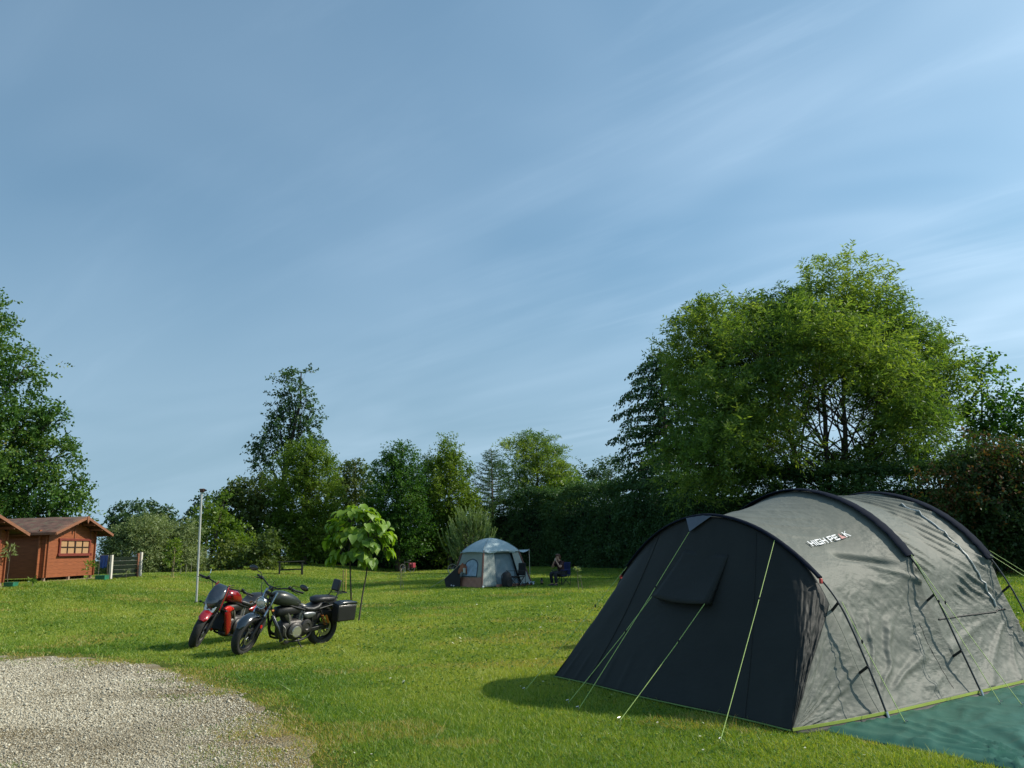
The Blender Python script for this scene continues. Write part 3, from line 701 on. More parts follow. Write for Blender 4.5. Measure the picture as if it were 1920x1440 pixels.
    LET = {'H': [((0, 0), (st, 0), (st, 1), (0, 1)), ((.8, 0), (1, 0), (1, 1), (.8, 1)), ((st, .42), (.8, .42), (.8, .62), (st, .62))],
           'I': [((0, 0), (st, 0), (st, 1), (0, 1))],
           'G': [((0, 0), (st, 0), (st, 1), (0, 1)), ((st, .8), (1, .8), (1, 1), (st, 1)), ((st, 0), (1, 0), (1, .2), (st, .2)), ((.8, .2), (1, .2), (1, .55), (.8, .55)), ((.5, .4), (.8, .4), (.8, .55), (.5, .55))],
           'P': [((0, 0), (st, 0), (st, 1), (0, 1)), ((st, .8), (1, .8), (1, 1), (st, 1)), ((.8, .4), (1, .4), (1, .8), (.8, .8)), ((st, .35), (.8, .35), (.8, .53), (st, .53))],
           'E': [((0, 0), (st, 0), (st, 1), (0, 1)), ((st, .8), (1, .8), (1, 1), (st, 1)), ((st, 0), (1, 0), (1, .2), (st, .2)), ((st, .41), (.85, .41), (.85, .6), (st, .6))],
           'A': [((0, 0), (.42, .0), (.62, .45), (.42, 1)), ((.42, 0), (1.15, 0), (.62, .45), (.52, .2))],
           'K': [((0, 0), (st, 0), (st, 1), (0, 1)), ((st, .38), (.78, 1), (1, 1), (st, .62)), ((.36, .56), (.5, .68), (1.05, 0), (.8, 0))]}
    Lw = a1 - a0; x = 0; M_FADE = plain('faded red print', (.50, .22, .20), .6)
    adv = [('H', 1), ('I', .3), ('G', 1), ('H', 1), (' ', .35), ('P', 1), ('E', .95), ('A', 1.0), ('K', 1.0)]
    tot = sum((w_ if c in 'I ' else w_ + .22) + (.12 if c == 'I' else 0) for c, w_ in adv); unit = Lw / tot
    for c, w_ in adv:
        LB = MB()
        for qd in LET.get(c, []):
            V = []
            for (gx, gy) in qd: V.append(on_cloth(a0 + (x + gx * (1 if c == 'I' else w_)) * unit + .0 * gy, gy * h_))
            LB.add(V, [(0, 1, 2, 3)])
        if LB.v: LB.build('letter', M_FADE if c == 'A' else M_WHITE, T, smooth=False, solid=.002)
        x += w_ if c == ' ' else (w_ + .12 if c == 'I' else w_ + .22)
    return T
TENT = make_tent()

def make_sheet():
    na, nw = 150, 90; a = np.linspace(-.78, 4.65, na)[:, None] * np.ones((1, nw)); w = np.linspace(-2.4, .28, nw)[None] * np.ones((na, 1))
    fa, fw = a + .50, w + 1.48; ang = np.arctan2(fw, fa); r = np.hypot(fa, fw)
    rd = np.maximum(0, np.sin(ang * 22 + 3 * np.sin(ang * 5))) ** 2 * np.exp(-r / 1.0) * smooth(r / .15)
    P = np.stack([(a * 1.2 + w * 2).ravel(), (w * 4 - a * 2).ravel()], 1)
    z = .010 + .040 * rd + .022 * ridges(P, 33).reshape(a.shape) ** 2 + .006 * fbm(P * 3, 3, 36).reshape(a.shape)
    ed = np.minimum(np.minimum(a + .78, 4.65 - a), np.minimum(w + 2.4, .28 - w)); z = z * smooth(ed / .12) + .004
    a2 = a + .02 * np.sin(w * 5) * (a < -.5)
    G = tw(np.stack([a2, w, z - 0], -1)); G[..., 2] = z
    m = fly_mat('green tarpaulin', (.034, .114, .084), .5, .22)
    o = MB().grid(G - P1).build('groundsheet', m, None, tuple(P1), angle=180, solid=.004)
    tag(o, 'dark green groundsheet spread on the grass beside the grey and black tunnel tent', 'groundsheet')
make_sheet()
def make_loose_pegs():
    T = thing('guy_strap', 'pale loose guy strap lying at the front corner of the green groundsheet', 'strap', tuple(spot(1572, 1368)))
    MB().tube([(-.05, -.02, .012), (.02, .06, .03), (.11, .13, .022), (.20, .17, .02)], .007, 6).build('webbing', plain('pale webbing', (.6, .6, .6), .6), T)
    MB().tube([(-.05, -.02, .012), (0, .05, .04), (.07, .10, .03), (.10, .09, .02)], .005, 6).build('cord_end', plain('pale pink cord', (.6, .45, .45), .6), T)
make_loose_pegs()
# ================================================================== trees, hedges
def nrm(a): return a / np.maximum(np.linalg.norm(a, axis=-1, keepdims=True), 1e-9)
def leaves_on_twigs(P, D, S, R, tintbase):
    """P,D: twig roots and directions; S: style dict -> leaf quads"""
    n = len(P); k = S['per']; L = S['twig'] * R.uniform(.6, 1.3, n)
    t = (np.arange(k)[None] + R.random((n, k))) / k
    q = P[:, None] + D[:, None] * (L[:, None] * t)[..., None]
    q[..., 2] -= S['droop'] * L[:, None] * t ** 2
    jit = S.get('jit', .05); q += R.normal(0, jit, q.shape)
    rv = R.normal(0, 1, (n, k, 3)); side = nrm(np.cross(np.broadcast_to(D[:, None], rv.shape), rv))
    ld = D[:, None] * S.get('along', .5) + side * S.get('sidew', .9); ld[..., 2] -= S.get('hang', .3); ld = nrm(ld)
    wv = nrm(np.cross(ld, R.normal(0, 1, (n, k, 3)) + np.array([0, 0, S.get('flat', .8)])))
    ll = S['len'] * R.uniform(.65, 1.25, (n, k, 1)); ww = S['wid'] * R.uniform(.7, 1.2, (n, k, 1)) / 2
    mid = q + ld * ll * .45
    V = np.stack([q, mid + wv * ww, q + ld * ll, mid - wv * ww], 2).reshape(-1, 4, 3)
    tint = np.clip(tintbase[:, None] + R.normal(0, S.get('tvar', .13), (n, k)), 0, 1).ravel()
    if S.get('rust'): tint = np.where(R.random(len(tint)) < S['rust'] * np.repeat(tintbase > .5, k), R.uniform(.86, 1, len(tint)), tint * .84)
    return V, tint

def blob_twigs(B, n, S, R, seed):
    """twig roots through a union of ellipsoids B (k,6): centre, radii; lumpy, with gaps"""
    area = B[:, 3] * B[:, 5] + B[:, 4] * B[:, 5]; cnt = R.multinomial(n, area / area.sum()); P = []; D = []
    for b, c in zip(B, cnt):
        if c == 0: continue
        d = nrm(R.normal(0, 1, (c, 3))); rr = 1 - S.get('shell', .75) * R.random(c) ** 1.35
        p = b[:3] + d * b[3:6] * rr[:, None]
        P.append(p); D.append(nrm(d / np.maximum(b[3:6], .1) * b[3:6].mean()) * (.35 + .65 * rr[:, None]))
    P = np.concatenate(P); D = np.concatenate(D)
    f = S.get('lump', .55)
    nz = fbm(P * f, 3, seed); n2 = fbm(P * f * 2.3 + 31, 2, seed + 5)
    P = P + D * ((nz - .5) * S.get('rough', 1.6))[:, None]
    keep = (n2 > S.get('gap', .36)) 
    inside = np.zeros(len(P))
    for b in B: inside += (((P - b[:3]) / b[3:6]) ** 2).sum(1) < .42
    keep &= (inside < 1) | (R.random(len(P)) < S.get('core', .45))
    P, D, nz = P[keep], D[keep], nz[keep]
    D = nrm(D * S.get('out', 1.0) + np.array([0, 0, S['up']]) + R.normal(0, S.get('spread', .4), D.shape))
    tb = .45 + (nz - .5) * 1.1 + R.normal(0, .06, len(P))
    return P, D, tb

def limb_path(a, b, R, wig=.12, n=7, sag=.0):
    a, b = np.array(a, float), np.array(b, float); L = np.linalg.norm(b - a); t = np.linspace(0, 1, n)[:, None]
    p = a + (b - a) * t; off = R.normal(0, wig * L / n, (n, 3)); off[0] = 0; off = np.cumsum(off, 0); off -= off[-1] * t
    p += off; p[:, 2] += sag * L * np.sin(np.pi * t[:, 0]); return p

M_BARK = plain('grey brown bark', (.075, .060, .048), .9, var=.4, vscale=9, bump=.6, bscale=25, stretch=(1, 1, .25))
M_DARKBARK = plain('dark bark', (.022, .019, .016), .95, var=.3, vscale=9)
M_BARKP = plain('pale bark', (.16, .125, .095), .9, var=.35, vscale=9, bump=.6, bscale=25, stretch=(1, 1, .25))
LEAF_K = 1.75
LEAF = {
 'willow': leafy('willow leaves', [(0, (.034, .070, .018)), (.45, (.074, .118, .026)), (.8, (.136, .172, .034)), (1, (.175, .21, .045))], trans=.50, gloss=.012),
 'green': leafy('broad leaves', [(0, (.016, .045, .010)), (.45, (.036, .085, .016)), (.8, (.070, .125, .022)), (1, (.10, .15, .03))], trans=.45, gloss=.012),
 'dark': leafy('dark leaves', [(0, (.018, .042, .018)), (.5, (.035, .070, .024)), (1, (.062, .105, .032))], trans=.25, gloss=.015),
 'olive': leafy('olive leaves', [(0, (.028, .045, .014)), (.5, (.060, .085, .022)), (1, (.105, .120, .035))], trans=.35, gloss=.015),
 'yellow': leafy('yellow green leaves', [(0, (.035, .070, .010)), (.5, (.080, .125, .016)), (1, (.140, .175, .028))], trans=.42, gloss=.015),
 'silver': leafy('silver green leaves', [(0, (.060, .085, .035)), (.5, (.115, .145, .060)), (1, (.185, .210, .095))], trans=.3, gloss=.012),
 'far': leafy('far leaves', [(0, (.020, .042, .020)), (.5, (.036, .066, .030)), (1, (.055, .088, .038))], trans=.3, gloss=.015),
 'oak': leafy('oak leaves', [(0, (.016, .042, .010)), (.45, (.036, .080, .016)), (.75, (.068, .115, .022)), (.92, (.10, .14, .03)), (1, (.14, .13, .04))], trans=.36, gloss=.012),
 'russet': leafy('russet and green leaves', [(0, (.018, .038, .012)), (.5, (.034, .055, .018)), (.84, (.055, .075, .022)), (.86, (.060, .032, .014)), (1, (.105, .052, .020))], trans=.32, gloss=.015),
}
ST = {
 'willow': dict(per=22, twig=1.25, len=.26, wid=.068, up=.75, droop=.45, along=.65, sidew=.7, hang=.35, shell=.8, lump=.42, rough=2.2, gap=.34, spread=.35, flat=.2, core=.30),
 'broad': dict(per=12, twig=.75, len=.24, wid=.15, up=.35, droop=.25, shell=.7, lump=.6, rough=1.6, gap=.37, core=.5),
 'fine': dict(per=16, twig=.95, len=.20, wid=.10, up=.75, droop=.25, along=.7, shell=.7, lump=.55, rough=1.8, gap=.36, spread=.3, core=.45),
 'sparse': dict(per=14, twig=.95, len=.27, wid=.17, up=.2, droop=.2, shell=.95, lump=.8, rough=1.2, gap=.44, core=1, spread=.5),
 'oak': dict(per=12, twig=.8, len=.23, wid=.14, up=.25, droop=.22, shell=.75, lump=.6, rough=2.2, gap=.455, core=.6),
 'bush': dict(per=16, twig=.9, len=.17, wid=.055, up=.9, droop=.4, along=.7, shell=.6, lump=.7, rough=1.2, gap=.34, core=.4, spread=.35),
}
def make_tree(name, label, cat, leaf, style, y, base, blobs, dens=5.0, seed=1, trunk_r=.16, bark=None, split=.35, extra_limbs=True, group=None, depth=.85, stems=None, zb=None, twigs=None, **over):
    """blobs given as seen in the photograph: (px, py, rx, ry[, dy]) at distance y"""
    R = np.random.default_rng(seed); S = dict(ST[style]); S.update(over); sc = None; B = []
    for b in blobs:
        dy = b[4] if len(b) > 4 else R.uniform(-.25, .25) * b[2] * y / FOC
        p = far_point(b[0], b[1], y + dy); dist = (p - EYE) @ FWD; m = dist / FOC
        B.append((*p, b[2] * m, max(b[2], b[3] * .7) * m * depth, b[3] * m))
    B = np.array(B)
    bp = far_point(base, 1000, y); bz = float(ground_z(bp[0], bp[1])) if zb is None else zb; base3 = np.array([bp[0], bp[1], bz])
    T = thing(name, label, cat, tuple(base3), 0, group)
    area = np.pi * (B[:, 3] * B[:, 5]).sum(); la = S['per'] * S['len'] * S['wid'] * .5
    n = max(40, int(dens * 2.0 * area / la))
    P, D, tb = blob_twigs(B, n, S, R, seed)
    V, tint = leaves_on_twigs(P, D, S, R, tb)
    np_mesh('crown', (V - base3).reshape(-1, 3), np.arange(len(V) * 4).reshape(-1, 4), LEAF[leaf], T, {'tint': np.repeat(tint, 4)})
    # trunk and limbs
    mb = MB(); order = np.argsort(B[:, 2]); topb = B[order[-1]]; bot = B[:, 2].min() - B[order[0], 5]
    H = topb[2] - bz
    st = stems or [(0, 0)]
    for (sx, lean) in st:
        a = base3 + np.array([sx * .3, 0, -.1]); tgt = topb[:3] + np.array([lean, R.uniform(-.4, .4), 0])
        tp = limb_path(a, tgt, R, .10, 12); rr = np.linspace(trunk_r, trunk_r * .16, 12); rr[0] *= 1.35
        mb.tube(tp - base3, rr, 8)
        if extra_limbs:
            for b in (B if len(st) == 1 else B[R.random(len(B)) < .45]):
                f = np.clip((b[2] - bz) / H * .72 + R.uniform(-.1, .05), .12, .85); i = int(f * 11); s = tp[i]
                lp = limb_path(s, b[:3], R, .14, 7, .05); r0 = max(.02, rr[i] * .38); mb.tube(lp - base3, np.linspace(r0, r0 * .25, 7), 6, caps=False)
                for _ in range(5):
                    d = nrm(R.normal(0, 1, 3) + np.array([0, 0, .5])); e = b[:3] + d * b[3:6] * .85
                    s2 = lp[R.integers(3, 7)]; l2 = limb_path(s2, e, R, .15, 6); mb.tube(l2 - base3, np.linspace(r0 * .22, .008, 6), 5, caps=False)
    mb.build('trunk', bark or M_BARK, T, angle=180)
    return T

LEAF_K = 1.0
# ---- left side
make_tree('oak_tree', 'big broadleaf tree rising behind the two brown wooden cabins', 'tree', 'oak', 'oak', 48, -60,
  [(-70, 640, 80, 100), (-20, 590, 26, 30), (-30, 720, 95, 55), (45, 690, 36, 26), (-50, 820, 110, 90), (50, 790, 48, 52), (98, 790, 26, 36), (30, 870, 80, 60), (100, 860, 48, 36), (132, 850, 30, 16), (138, 905, 26, 20), (60, 930, 90, 50), (120, 950, 40, 32), (10, 975, 110, 40), (-100, 920, 130, 110)],
  dens=4.2, seed=3, trunk_r=.45, bark=M_BARK)
make_tree('far_tree', 'rounded dark tree far away behind the pale bush, right of the cabins', 'tree', 'far', 'broad', 120, 238, [(233, 968, 24, 22), (228, 995, 22, 25), (246, 1010, 30, 30)], dens=5, seed=5, trunk_r=.3, group='far trees', len=.5, wid=.32, twig=1.4)
make_tree('far_tree', 'broad dark tree far away above the pale bush, with three crown lobes', 'tree', 'far', 'broad', 125, 290, [(268, 962, 22, 18), (292, 966, 24, 18), (312, 985, 22, 18), (285, 1000, 45, 30)], dens=5, seed=6, trunk_r=.3, group='far trees', len=.5, wid=.32, twig=1.4)
make_tree('far_tree', 'small dark tree far away with a sparse crown just right of the pole top', 'tree', 'far', 'broad', 100, 385, [(388, 945, 20, 18), (366, 950, 10, 10), (380, 975, 30, 25), (340, 990, 22, 16)], dens=4, seed=7, trunk_r=.25, group='far trees', len=.42, wid=.28, twig=1.2)
make_tree('willow_bush', 'silvery green bush behind the slatted fence', 'bush', 'silver', 'bush', 47, 255, [(245, 1045, 48, 48), (210, 1060, 22, 28), (270, 1010, 36, 34), (225, 1015, 22, 22)], dens=7, seed=9, trunk_r=.07, group='bushes at the left edge of the lawn')
make_tree('willow_bush', 'silvery green bush between the slatted fence and the pole', 'bush', 'silver', 'bush', 49, 325, [(320, 1040, 42, 45), (345, 1020, 26, 34), (300, 1010, 28, 26), (350, 1060, 26, 24)], dens=7, seed=10, trunk_r=.07, group='bushes at the left edge of the lawn')
make_tree('hazel_tree', 'low yellow green tree with a bare forked trunk just right of the pole', 'tree', 'yellow', 'broad', 52, 392, [(400, 985, 34, 36), (425, 1010, 34, 32), (445, 1035, 26, 22), (395, 1025, 30, 22), (415, 955, 20, 26)], dens=4.5, seed=12, trunk_r=.14, bark=M_BARKP)
make_tree('hazel_bush', 'bright green bush at the foot of the tree belt behind the motorcycles', 'bush', 'olive', 'broad', 50, 440, [(440, 1050, 26, 20), (480, 1045, 28, 26), (505, 1030, 22, 30), (412, 1064, 16, 9)], dens=5, seed=13, trunk_r=.06)
# ---- middle belt
make_tree('alder_tree', 'tall sparse tree standing high above the tree belt behind the motorcycles', 'tree', 'dark', 'sparse', 82, 520,
  [(505, 805, 14, 7), (478, 835, 18, 8), (575, 745, 14, 6), (590, 790, 12, 6), (600, 830, 14, 8), (520, 760, 16, 8), (566, 698, 26, 9), (540, 712, 22, 14), (552, 740, 26, 14), (528, 745, 18, 12), (583, 770, 18, 11), (545, 770, 34, 16), (520, 792, 30, 14), (560, 800, 34, 15), (500, 822, 26, 12), (535, 832, 36, 18), (484, 850, 22, 10), (580, 826, 22, 14), (510, 862, 26, 11), (596, 845, 20, 12), (484, 868, 12, 8)],
  dens=2.6, seed=15, trunk_r=.36, len=.30, wid=.19, twig=1.1, gap=.40, bark=M_DARKBARK)
make_tree('maple_tree', 'brownish green broad tree in the belt below the tall sparse tree', 'tree', 'olive', 'broad', 64, 470, [(475, 925, 48, 36), (445, 965, 42, 48), (500, 945, 40, 40), (455, 1015, 50, 44), (505, 1000, 40, 50), (425, 935, 20, 18)], dens=5, seed=17, trunk_r=.25, group='trees of the belt behind the motorcycles')
make_tree('ash_tree', 'yellow green tree in the belt leaning against the tall sparse tree', 'tree', 'yellow', 'fine', 62, 570, [(572, 855, 30, 34), (590, 885, 40, 36), (548, 905, 36, 46), (600, 930, 36, 40), (560, 965, 46, 50), (535, 1010, 44, 46), (590, 1000, 44, 50)], dens=5, seed=18, trunk_r=.25, group='trees of the belt behind the motorcycles')
make_tree('thorn_tree', 'low dark tree with a thin twiggy top left of the pointed trees', 'tree', 'olive', 'broad', 70, 655, [(668, 872, 22, 8), (655, 890, 26, 14), (670, 915, 34, 28), (640, 935, 30, 30), (660, 970, 44, 40), (640, 1010, 50, 44)], dens=4.5, seed=19, trunk_r=.22, group='trees of the belt behind the motorcycles')
make_tree('birch_tree', 'green pointed tree in the belt right above the young large-leaved tree', 'tree', 'green', 'fine', 62, 748, [(748, 862, 26, 28), (735, 890, 34, 30), (765, 905, 36, 36), (745, 945, 52, 46), (770, 985, 44, 44), (725, 990, 40, 46), (750, 1025, 50, 30)], dens=5, seed=20, trunk_r=.22, group='trees of the belt behind the motorcycles')
make_tree('hornbeam_tree', 'narrow pointed tree with a lighter top in the belt above the pine sapling', 'tree', 'yellow', 'fine', 64, 843, [(842, 852, 18, 30), (832, 880, 28, 28), (855, 900, 32, 32), (840, 935, 44, 40), (865, 965, 36, 44), (830, 985, 40, 44), (850, 1020, 46, 30)], dens=5, seed=21, trunk_r=.22, group='trees of the belt behind the motorcycles', up=1.1)
make_tree('plum_tree', 'small dark bluish tree squeezed between the two pointed trees of the belt', 'tree', 'dark', 'fine', 68, 805, [(802, 872, 12, 18), (806, 905, 22, 34), (800, 960, 34, 44)], dens=5, seed=22, trunk_r=.15)
make_tree('willow_tree', 'light green willow of the belt behind the small blue tent', 'tree', 'willow', 'willow', 70, 1005, [(1005, 838, 30, 28), (985, 868, 34, 32), (1025, 872, 34, 34), (1000, 910, 52, 44), (1045, 905, 24, 32), (1010, 960, 58, 50)], dens=5, seed=23, trunk_r=.28, len=.34, wid=.07, twig=1.5)
make_tree('elder_bush', 'bright green shrub sticking out of the dark hedge behind the seated person', 'shrub', 'yellow', 'broad', 66.5, 1045, [(1040, 935, 34, 18), (1065, 920, 26, 18), (1030, 955, 36, 20), (1080, 945, 16, 16)], dens=5, seed=24, trunk_r=.10)
make_tree('poplar_tree', 'wispy far tree top showing between the willow and the dark drooping tree', 'tree', 'far', 'fine', 105, 1120, [(1095, 895, 24, 12), (1125, 890, 22, 10), (1110, 915, 44, 20), (1150, 880, 16, 14), (1120, 950, 50, 30)], dens=3.2, seed=25, trunk_r=.25, len=.4, wid=.18, twig=1.9, up=1.0)
# ---- right side
make_tree('great_willow', 'huge light green willow with forked stems towering above the tunnel tent', 'tree', 'willow', 'willow', 39.2, 1560,
  [(1559.2, 572.2, 58.3, 62), (1491, 589.1, 56.4, 54.5), (1637.2, 601.8, 58.3, 56.4), (1422.8, 610.2, 47, 45.1), (1335, 618.7, 52.6, 48.9), (1296, 669.3, 41.4, 56.4), (1364.2, 686.2, 65.8, 62), (1471.5, 660.9, 79, 65.8), (1578.8, 652.4, 86.5, 71.4), (1686, 669.3, 65.8, 65.8), (1739.6, 686.2, 45.1, 65.8), (1305.8, 760, 47, 58.3), (1378.9, 790, 63.9, 62), (1686, 770, 71.4, 62), (1749.4, 760, 37.6, 56.4), (1403.2, 880, 75.2, 52.6), (1296, 870, 58.3, 58.3), (1481.2, 770, 43.2, 37.6), (1637.2, 730, 56.4, 43.2), (1559.2, 720, 52.6, 33.8), (1695.8, 860, 79, 52.6), (1569, 905, 65.8, 37.6), (1442.2, 720, 56.4, 47, -4), (1539.8, 652.4, 56.4, 47, -5), (1617.8, 669.3, 56.4, 47, -5), (1510.5, 610.2, 47, 41.4, -4), (1403.2, 652.4, 47, 41.4, -4), (1686, 711.6, 47, 47, -4), (1354.5, 740, 47, 47, -4), (1344.8, 830, 56.4, 47, -5), (1432.5, 820, 47, 41.4, -4), (1715.2, 800, 56.4, 47, -4)],
  dens=5.4, seed=26, trunk_r=.21, stems=[(-2.6, -4.0), (-.5, -1.0), (.2, .6), (1.0, 3.0)], depth=.85, gap=.345, core=.58, up=1.0, twig=1.45, rough=2.8)
make_tree('lime_tree', 'sparse leafy tree with a thin airy top at the right edge beside the huge willow', 'tree', 'green', 'sparse', 40, 1855,
  [(1848, 688, 22, 20), (1850, 715, 30, 18), (1885, 710, 16, 8), (1830, 740, 26, 16), (1870, 750, 40, 18), (1910, 770, 40, 30), (1850, 785, 55, 24), (1810, 780, 20, 16), (1900, 815, 60, 30), (1835, 820, 50, 24), (1940, 760, 40, 36)],
  dens=2.4, seed=27, trunk_r=.14, len=.24, wid=.15, up=.6)
make_tree('russet_shrub', 'tall shrub with russet tips behind the right end of the tunnel tent', 'shrub', 'russet', 'broad', 31.0, 1850,
  [(1830, 860, 56, 40), (1880, 880, 60, 44), (1800, 910, 50, 46), (1860, 950, 64, 52), (1930, 930, 50, 70), (1900, 1000, 60, 50), (1820, 980, 54, 50)],
  dens=5.5, seed=28, trunk_r=.10, rust=.42, len=.15, wid=.09, twig=.6)

# ---- dark tree with tiers of drooping sprays, left of the willow
def make_droop():
    R = np.random.default_rng(40); y = 53; b = far_point(1262, 1000, y); bz = float(ground_z(b[0], b[1])); base = np.array([b[0], b[1], bz])
    T = thing('drooping_tree', 'black green tree with drooping shelf-like sprays at the left flank of the huge willow', 'tree', tuple(base))
    m = y / FOC * 1.02; H = 15.2; P = []; D = []; tb = []; mb = MB()
    mb.tube([(0, 0, -.1), (.05, 0, 5), (-.05, .1, 10), (0, 0, H)], [.32, .24, .14, .03], 9)
    for k in range(96):
        h = 1.2 + (H - 1.4) * (k / 96.0) ** .9; L = np.interp(h, [0, 4, 8, 11, 13.5, H], [3.9, 4.4, 4.0, 3.1, 2.0, .5]) * R.uniform(.75, 1.12); a = k * 2.4 + R.uniform(-.4, .4)
        d = np.array([math.cos(a), math.sin(a), 0]); t = np.linspace(0, 1, 8)
        br = np.array([0, 0, h]) + d * (L * t)[:, None]; br[:, 2] += .35 * t * L * .3 - .35 * L * t ** 2.4 * .6
        mb.tube(br, np.linspace(.05, .01, 8), 5, caps=False)
        for q in np.arange(.15, 1.0, .22 / L):
            p = np.array([np.interp(q, t, br[:, i]) for i in range(3)])
            for s in (-1, 1, 0):
                perp = np.array([-d[1], d[0], 0]) * s; P.append(p + R.normal(0, .05, 3)); D.append(nrm(d * .5 + perp * .8 + np.array([0, 0, -.25]) + R.normal(0, .2, 3))); tb.append(R.uniform(.2, .7))
    S = dict(per=9, twig=.55, len=.22, wid=.13, up=0, droop=.5, hang=.8, along=.6, sidew=.6, flat=.6)
    V, tint = leaves_on_twigs(np.array(P), np.array(D), S, R, np.array(tb))
    np_mesh('crown', V.reshape(-1, 3), np.arange(len(V) * 4).reshape(-1, 4), LEAF['dark'], T, {'tint': np.repeat(tint, 4)})
    mb.build('trunk', M_BARK, T, angle=180)
make_droop()
def make_fir():
    R = np.random.default_rng(41); y = 66; b = far_point(925, 1000, y); bz = float(ground_z(b[0], b[1])); base = np.array([b[0], b[1], bz])
    T = thing('spruce_tree', 'dark conifer with up-curved branch tips in the belt left of the light willow', 'tree', tuple(base)); H = 9.9; P = []; D = []; tb = []; mb = MB()
    mb.tube([(0, 0, -.1), (0, 0, H)], [.2, .02], 8)
    for k in range(110):
        h = 1 + (H - 1.1) * (k / 110.0); L = np.interp(h, [0, 3, 6, 8.5, H], [2.8, 2.6, 1.9, 1.0, .15]) * R.uniform(.8, 1.2); a = k * 2.4 + R.uniform(-.4, .4); d = np.array([math.cos(a), math.sin(a), 0]); t = np.linspace(0, 1, 7)
        br = np.array([0, 0, h]) + d * (L * t)[:, None]; br[:, 2] += -.25 * L * t + .55 * L * t ** 2
        mb.tube(br, np.linspace(.035, .01, 7), 5, caps=False)
        for q in np.arange(.1, 1.02, .16 / max(L, .3)):
            p = np.array([np.interp(q, t, br[:, i]) for i in range(3)])
            for s in (-1, 1):
                P.append(p); D.append(nrm(d * .8 + np.array([-d[1], d[0], 0]) * s * .7 + np.array([0, 0, .15]) + R.normal(0, .15, 3))); tb.append(R.uniform(.2, .9))
    S = dict(per=14, twig=.5, len=.13, wid=.045, up=0, droop=.1, hang=.0, along=.7, sidew=.7, flat=.3, jit=.02)
    V, tint = leaves_on_twigs(np.array(P), np.array(D), S, R, np.array(tb))
    np_mesh('crown', V.reshape(-1, 3), np.arange(len(V) * 4).reshape(-1, 4), LEAF['dark'], T, {'tint': np.repeat(tint, 4)}); mb.build('trunk', M_BARK, T, angle=180)
make_fir()

# ---- clipped hedges: leaves over a solid core, its colour painted as inner shade
def make_hedge(name, label, pts, hs, thick, leaf, dens, seed, lumpy=.35, L=.17, W=.09):
    R = np.random.default_rng(seed); pts = np.array(pts, float); seg = np.linalg.norm(np.diff(pts, axis=0), axis=1); s = np.concatenate([[0], np.cumsum(seg)]); tot = s[-1]
    base = np.array([pts[0, 0], pts[0, 1], float(ground_z(pts[0, 0], pts[0, 1]))]); T = thing(name, label, 'hedge', tuple(base))
    def at(q):
        x = np.interp(q, s, pts[:, 0]); y = np.interp(q, s, pts[:, 1]); i = np.clip(np.searchsorted(s, q) - 1, 0, len(seg) - 1); d = (pts[i + 1] - pts[i]) / seg[i][..., None]
        return x, y, d
    hmean = np.mean(hs); n = int(dens * tot * (hmean * 1.5 + thick)); q = R.random(n) * tot; x, y, d = at(q); hmax = np.interp(q, np.linspace(0, tot, len(hs)), hs) * (1 + .12 * (fbm(np.stack([q * .5, q * 0], 1), 4, seed) - .5) * 2)
    face = R.random(n); nx = np.stack([-d[:, 1], d[:, 0]], 1); side = np.where(face < .56, -1, np.where(face < .72, 1, 0))
    front = (d[:, 0] * 0 + 1)
    v = R.random(n); h = np.where(side == 0, hmax, hmax * v); off = np.where(side == 0, R.uniform(-.5, .5, n) * thick, side * thick / 2)
    lum = fbm(np.stack([q * .7, h * .7, side * 3.0], 1), 4, seed + 2) - .5
    off = off + side * (lum * lumpy * 2 - R.random(n) ** 2 * .5); h = h + (side == 0) * (lum * lumpy * 2 + .15 + R.exponential(.16, n)); h = h * 1.0
    sg = SIDE(pts)
    px = x + nx[:, 0] * off * sg; py = y + nx[:, 1] * off * sg; P = np.stack([px, py, ground_z(px, py) + h], 1)
    nrm3 = np.stack([nx[:, 0] * side * sg, nx[:, 1] * side * sg, (side == 0) * 1.0 + .25], 1)
    D = nrm(nrm3 + R.normal(0, .45, (n, 3)))
    S = dict(per=6, twig=.32, len=L, wid=W, up=0, droop=.3, hang=.35, along=.6, sidew=.8, flat=.6)
    V, tint = leaves_on_twigs(P, D, S, R, .45 + lum * 1.2)
    np_mesh('foliage', (V - base).reshape(-1, 3), np.arange(len(V) * 4).reshape(-1, 4), LEAF[leaf], T, {'tint': np.repeat(tint, 4)})
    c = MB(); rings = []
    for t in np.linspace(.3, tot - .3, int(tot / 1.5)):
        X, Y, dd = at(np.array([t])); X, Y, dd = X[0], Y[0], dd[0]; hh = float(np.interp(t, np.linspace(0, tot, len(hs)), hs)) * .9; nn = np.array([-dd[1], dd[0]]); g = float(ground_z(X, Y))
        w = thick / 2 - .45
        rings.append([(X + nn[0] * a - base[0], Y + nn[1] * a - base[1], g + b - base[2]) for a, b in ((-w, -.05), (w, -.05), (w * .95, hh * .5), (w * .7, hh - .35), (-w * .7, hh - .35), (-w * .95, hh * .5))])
    c.loft(rings).build('inner_shade_core', plain('hedge inner shade', (.016, .018, .012), .95, var=.4, vscale=5), T, angle=20)  # solid slab, the shade inside the hedge put into its dark colour
    return T
def SIDE(pts):
    """side -1 must face the camera"""
    m = pts.mean(0); d = pts[-1] - pts[0]; nx = np.array([-d[1], d[0]]); return 1.0 if (nx @ (-m)) < 0 else -1.0
make_hedge('clipped_hedge', 'long dark clipped hedge running behind the tunnel tent and the seated person', [(30, 24), (22.5, 33), (14.6, 37.5), (11.2, 44), (8.0, 55), (3.2, 64.5), (.2, 66.5)], [4.2, 4.4, 4.4, 4.7, 5.0, 5.2, 5.4, 5.6], 2.4, 'dark', 62, 50)
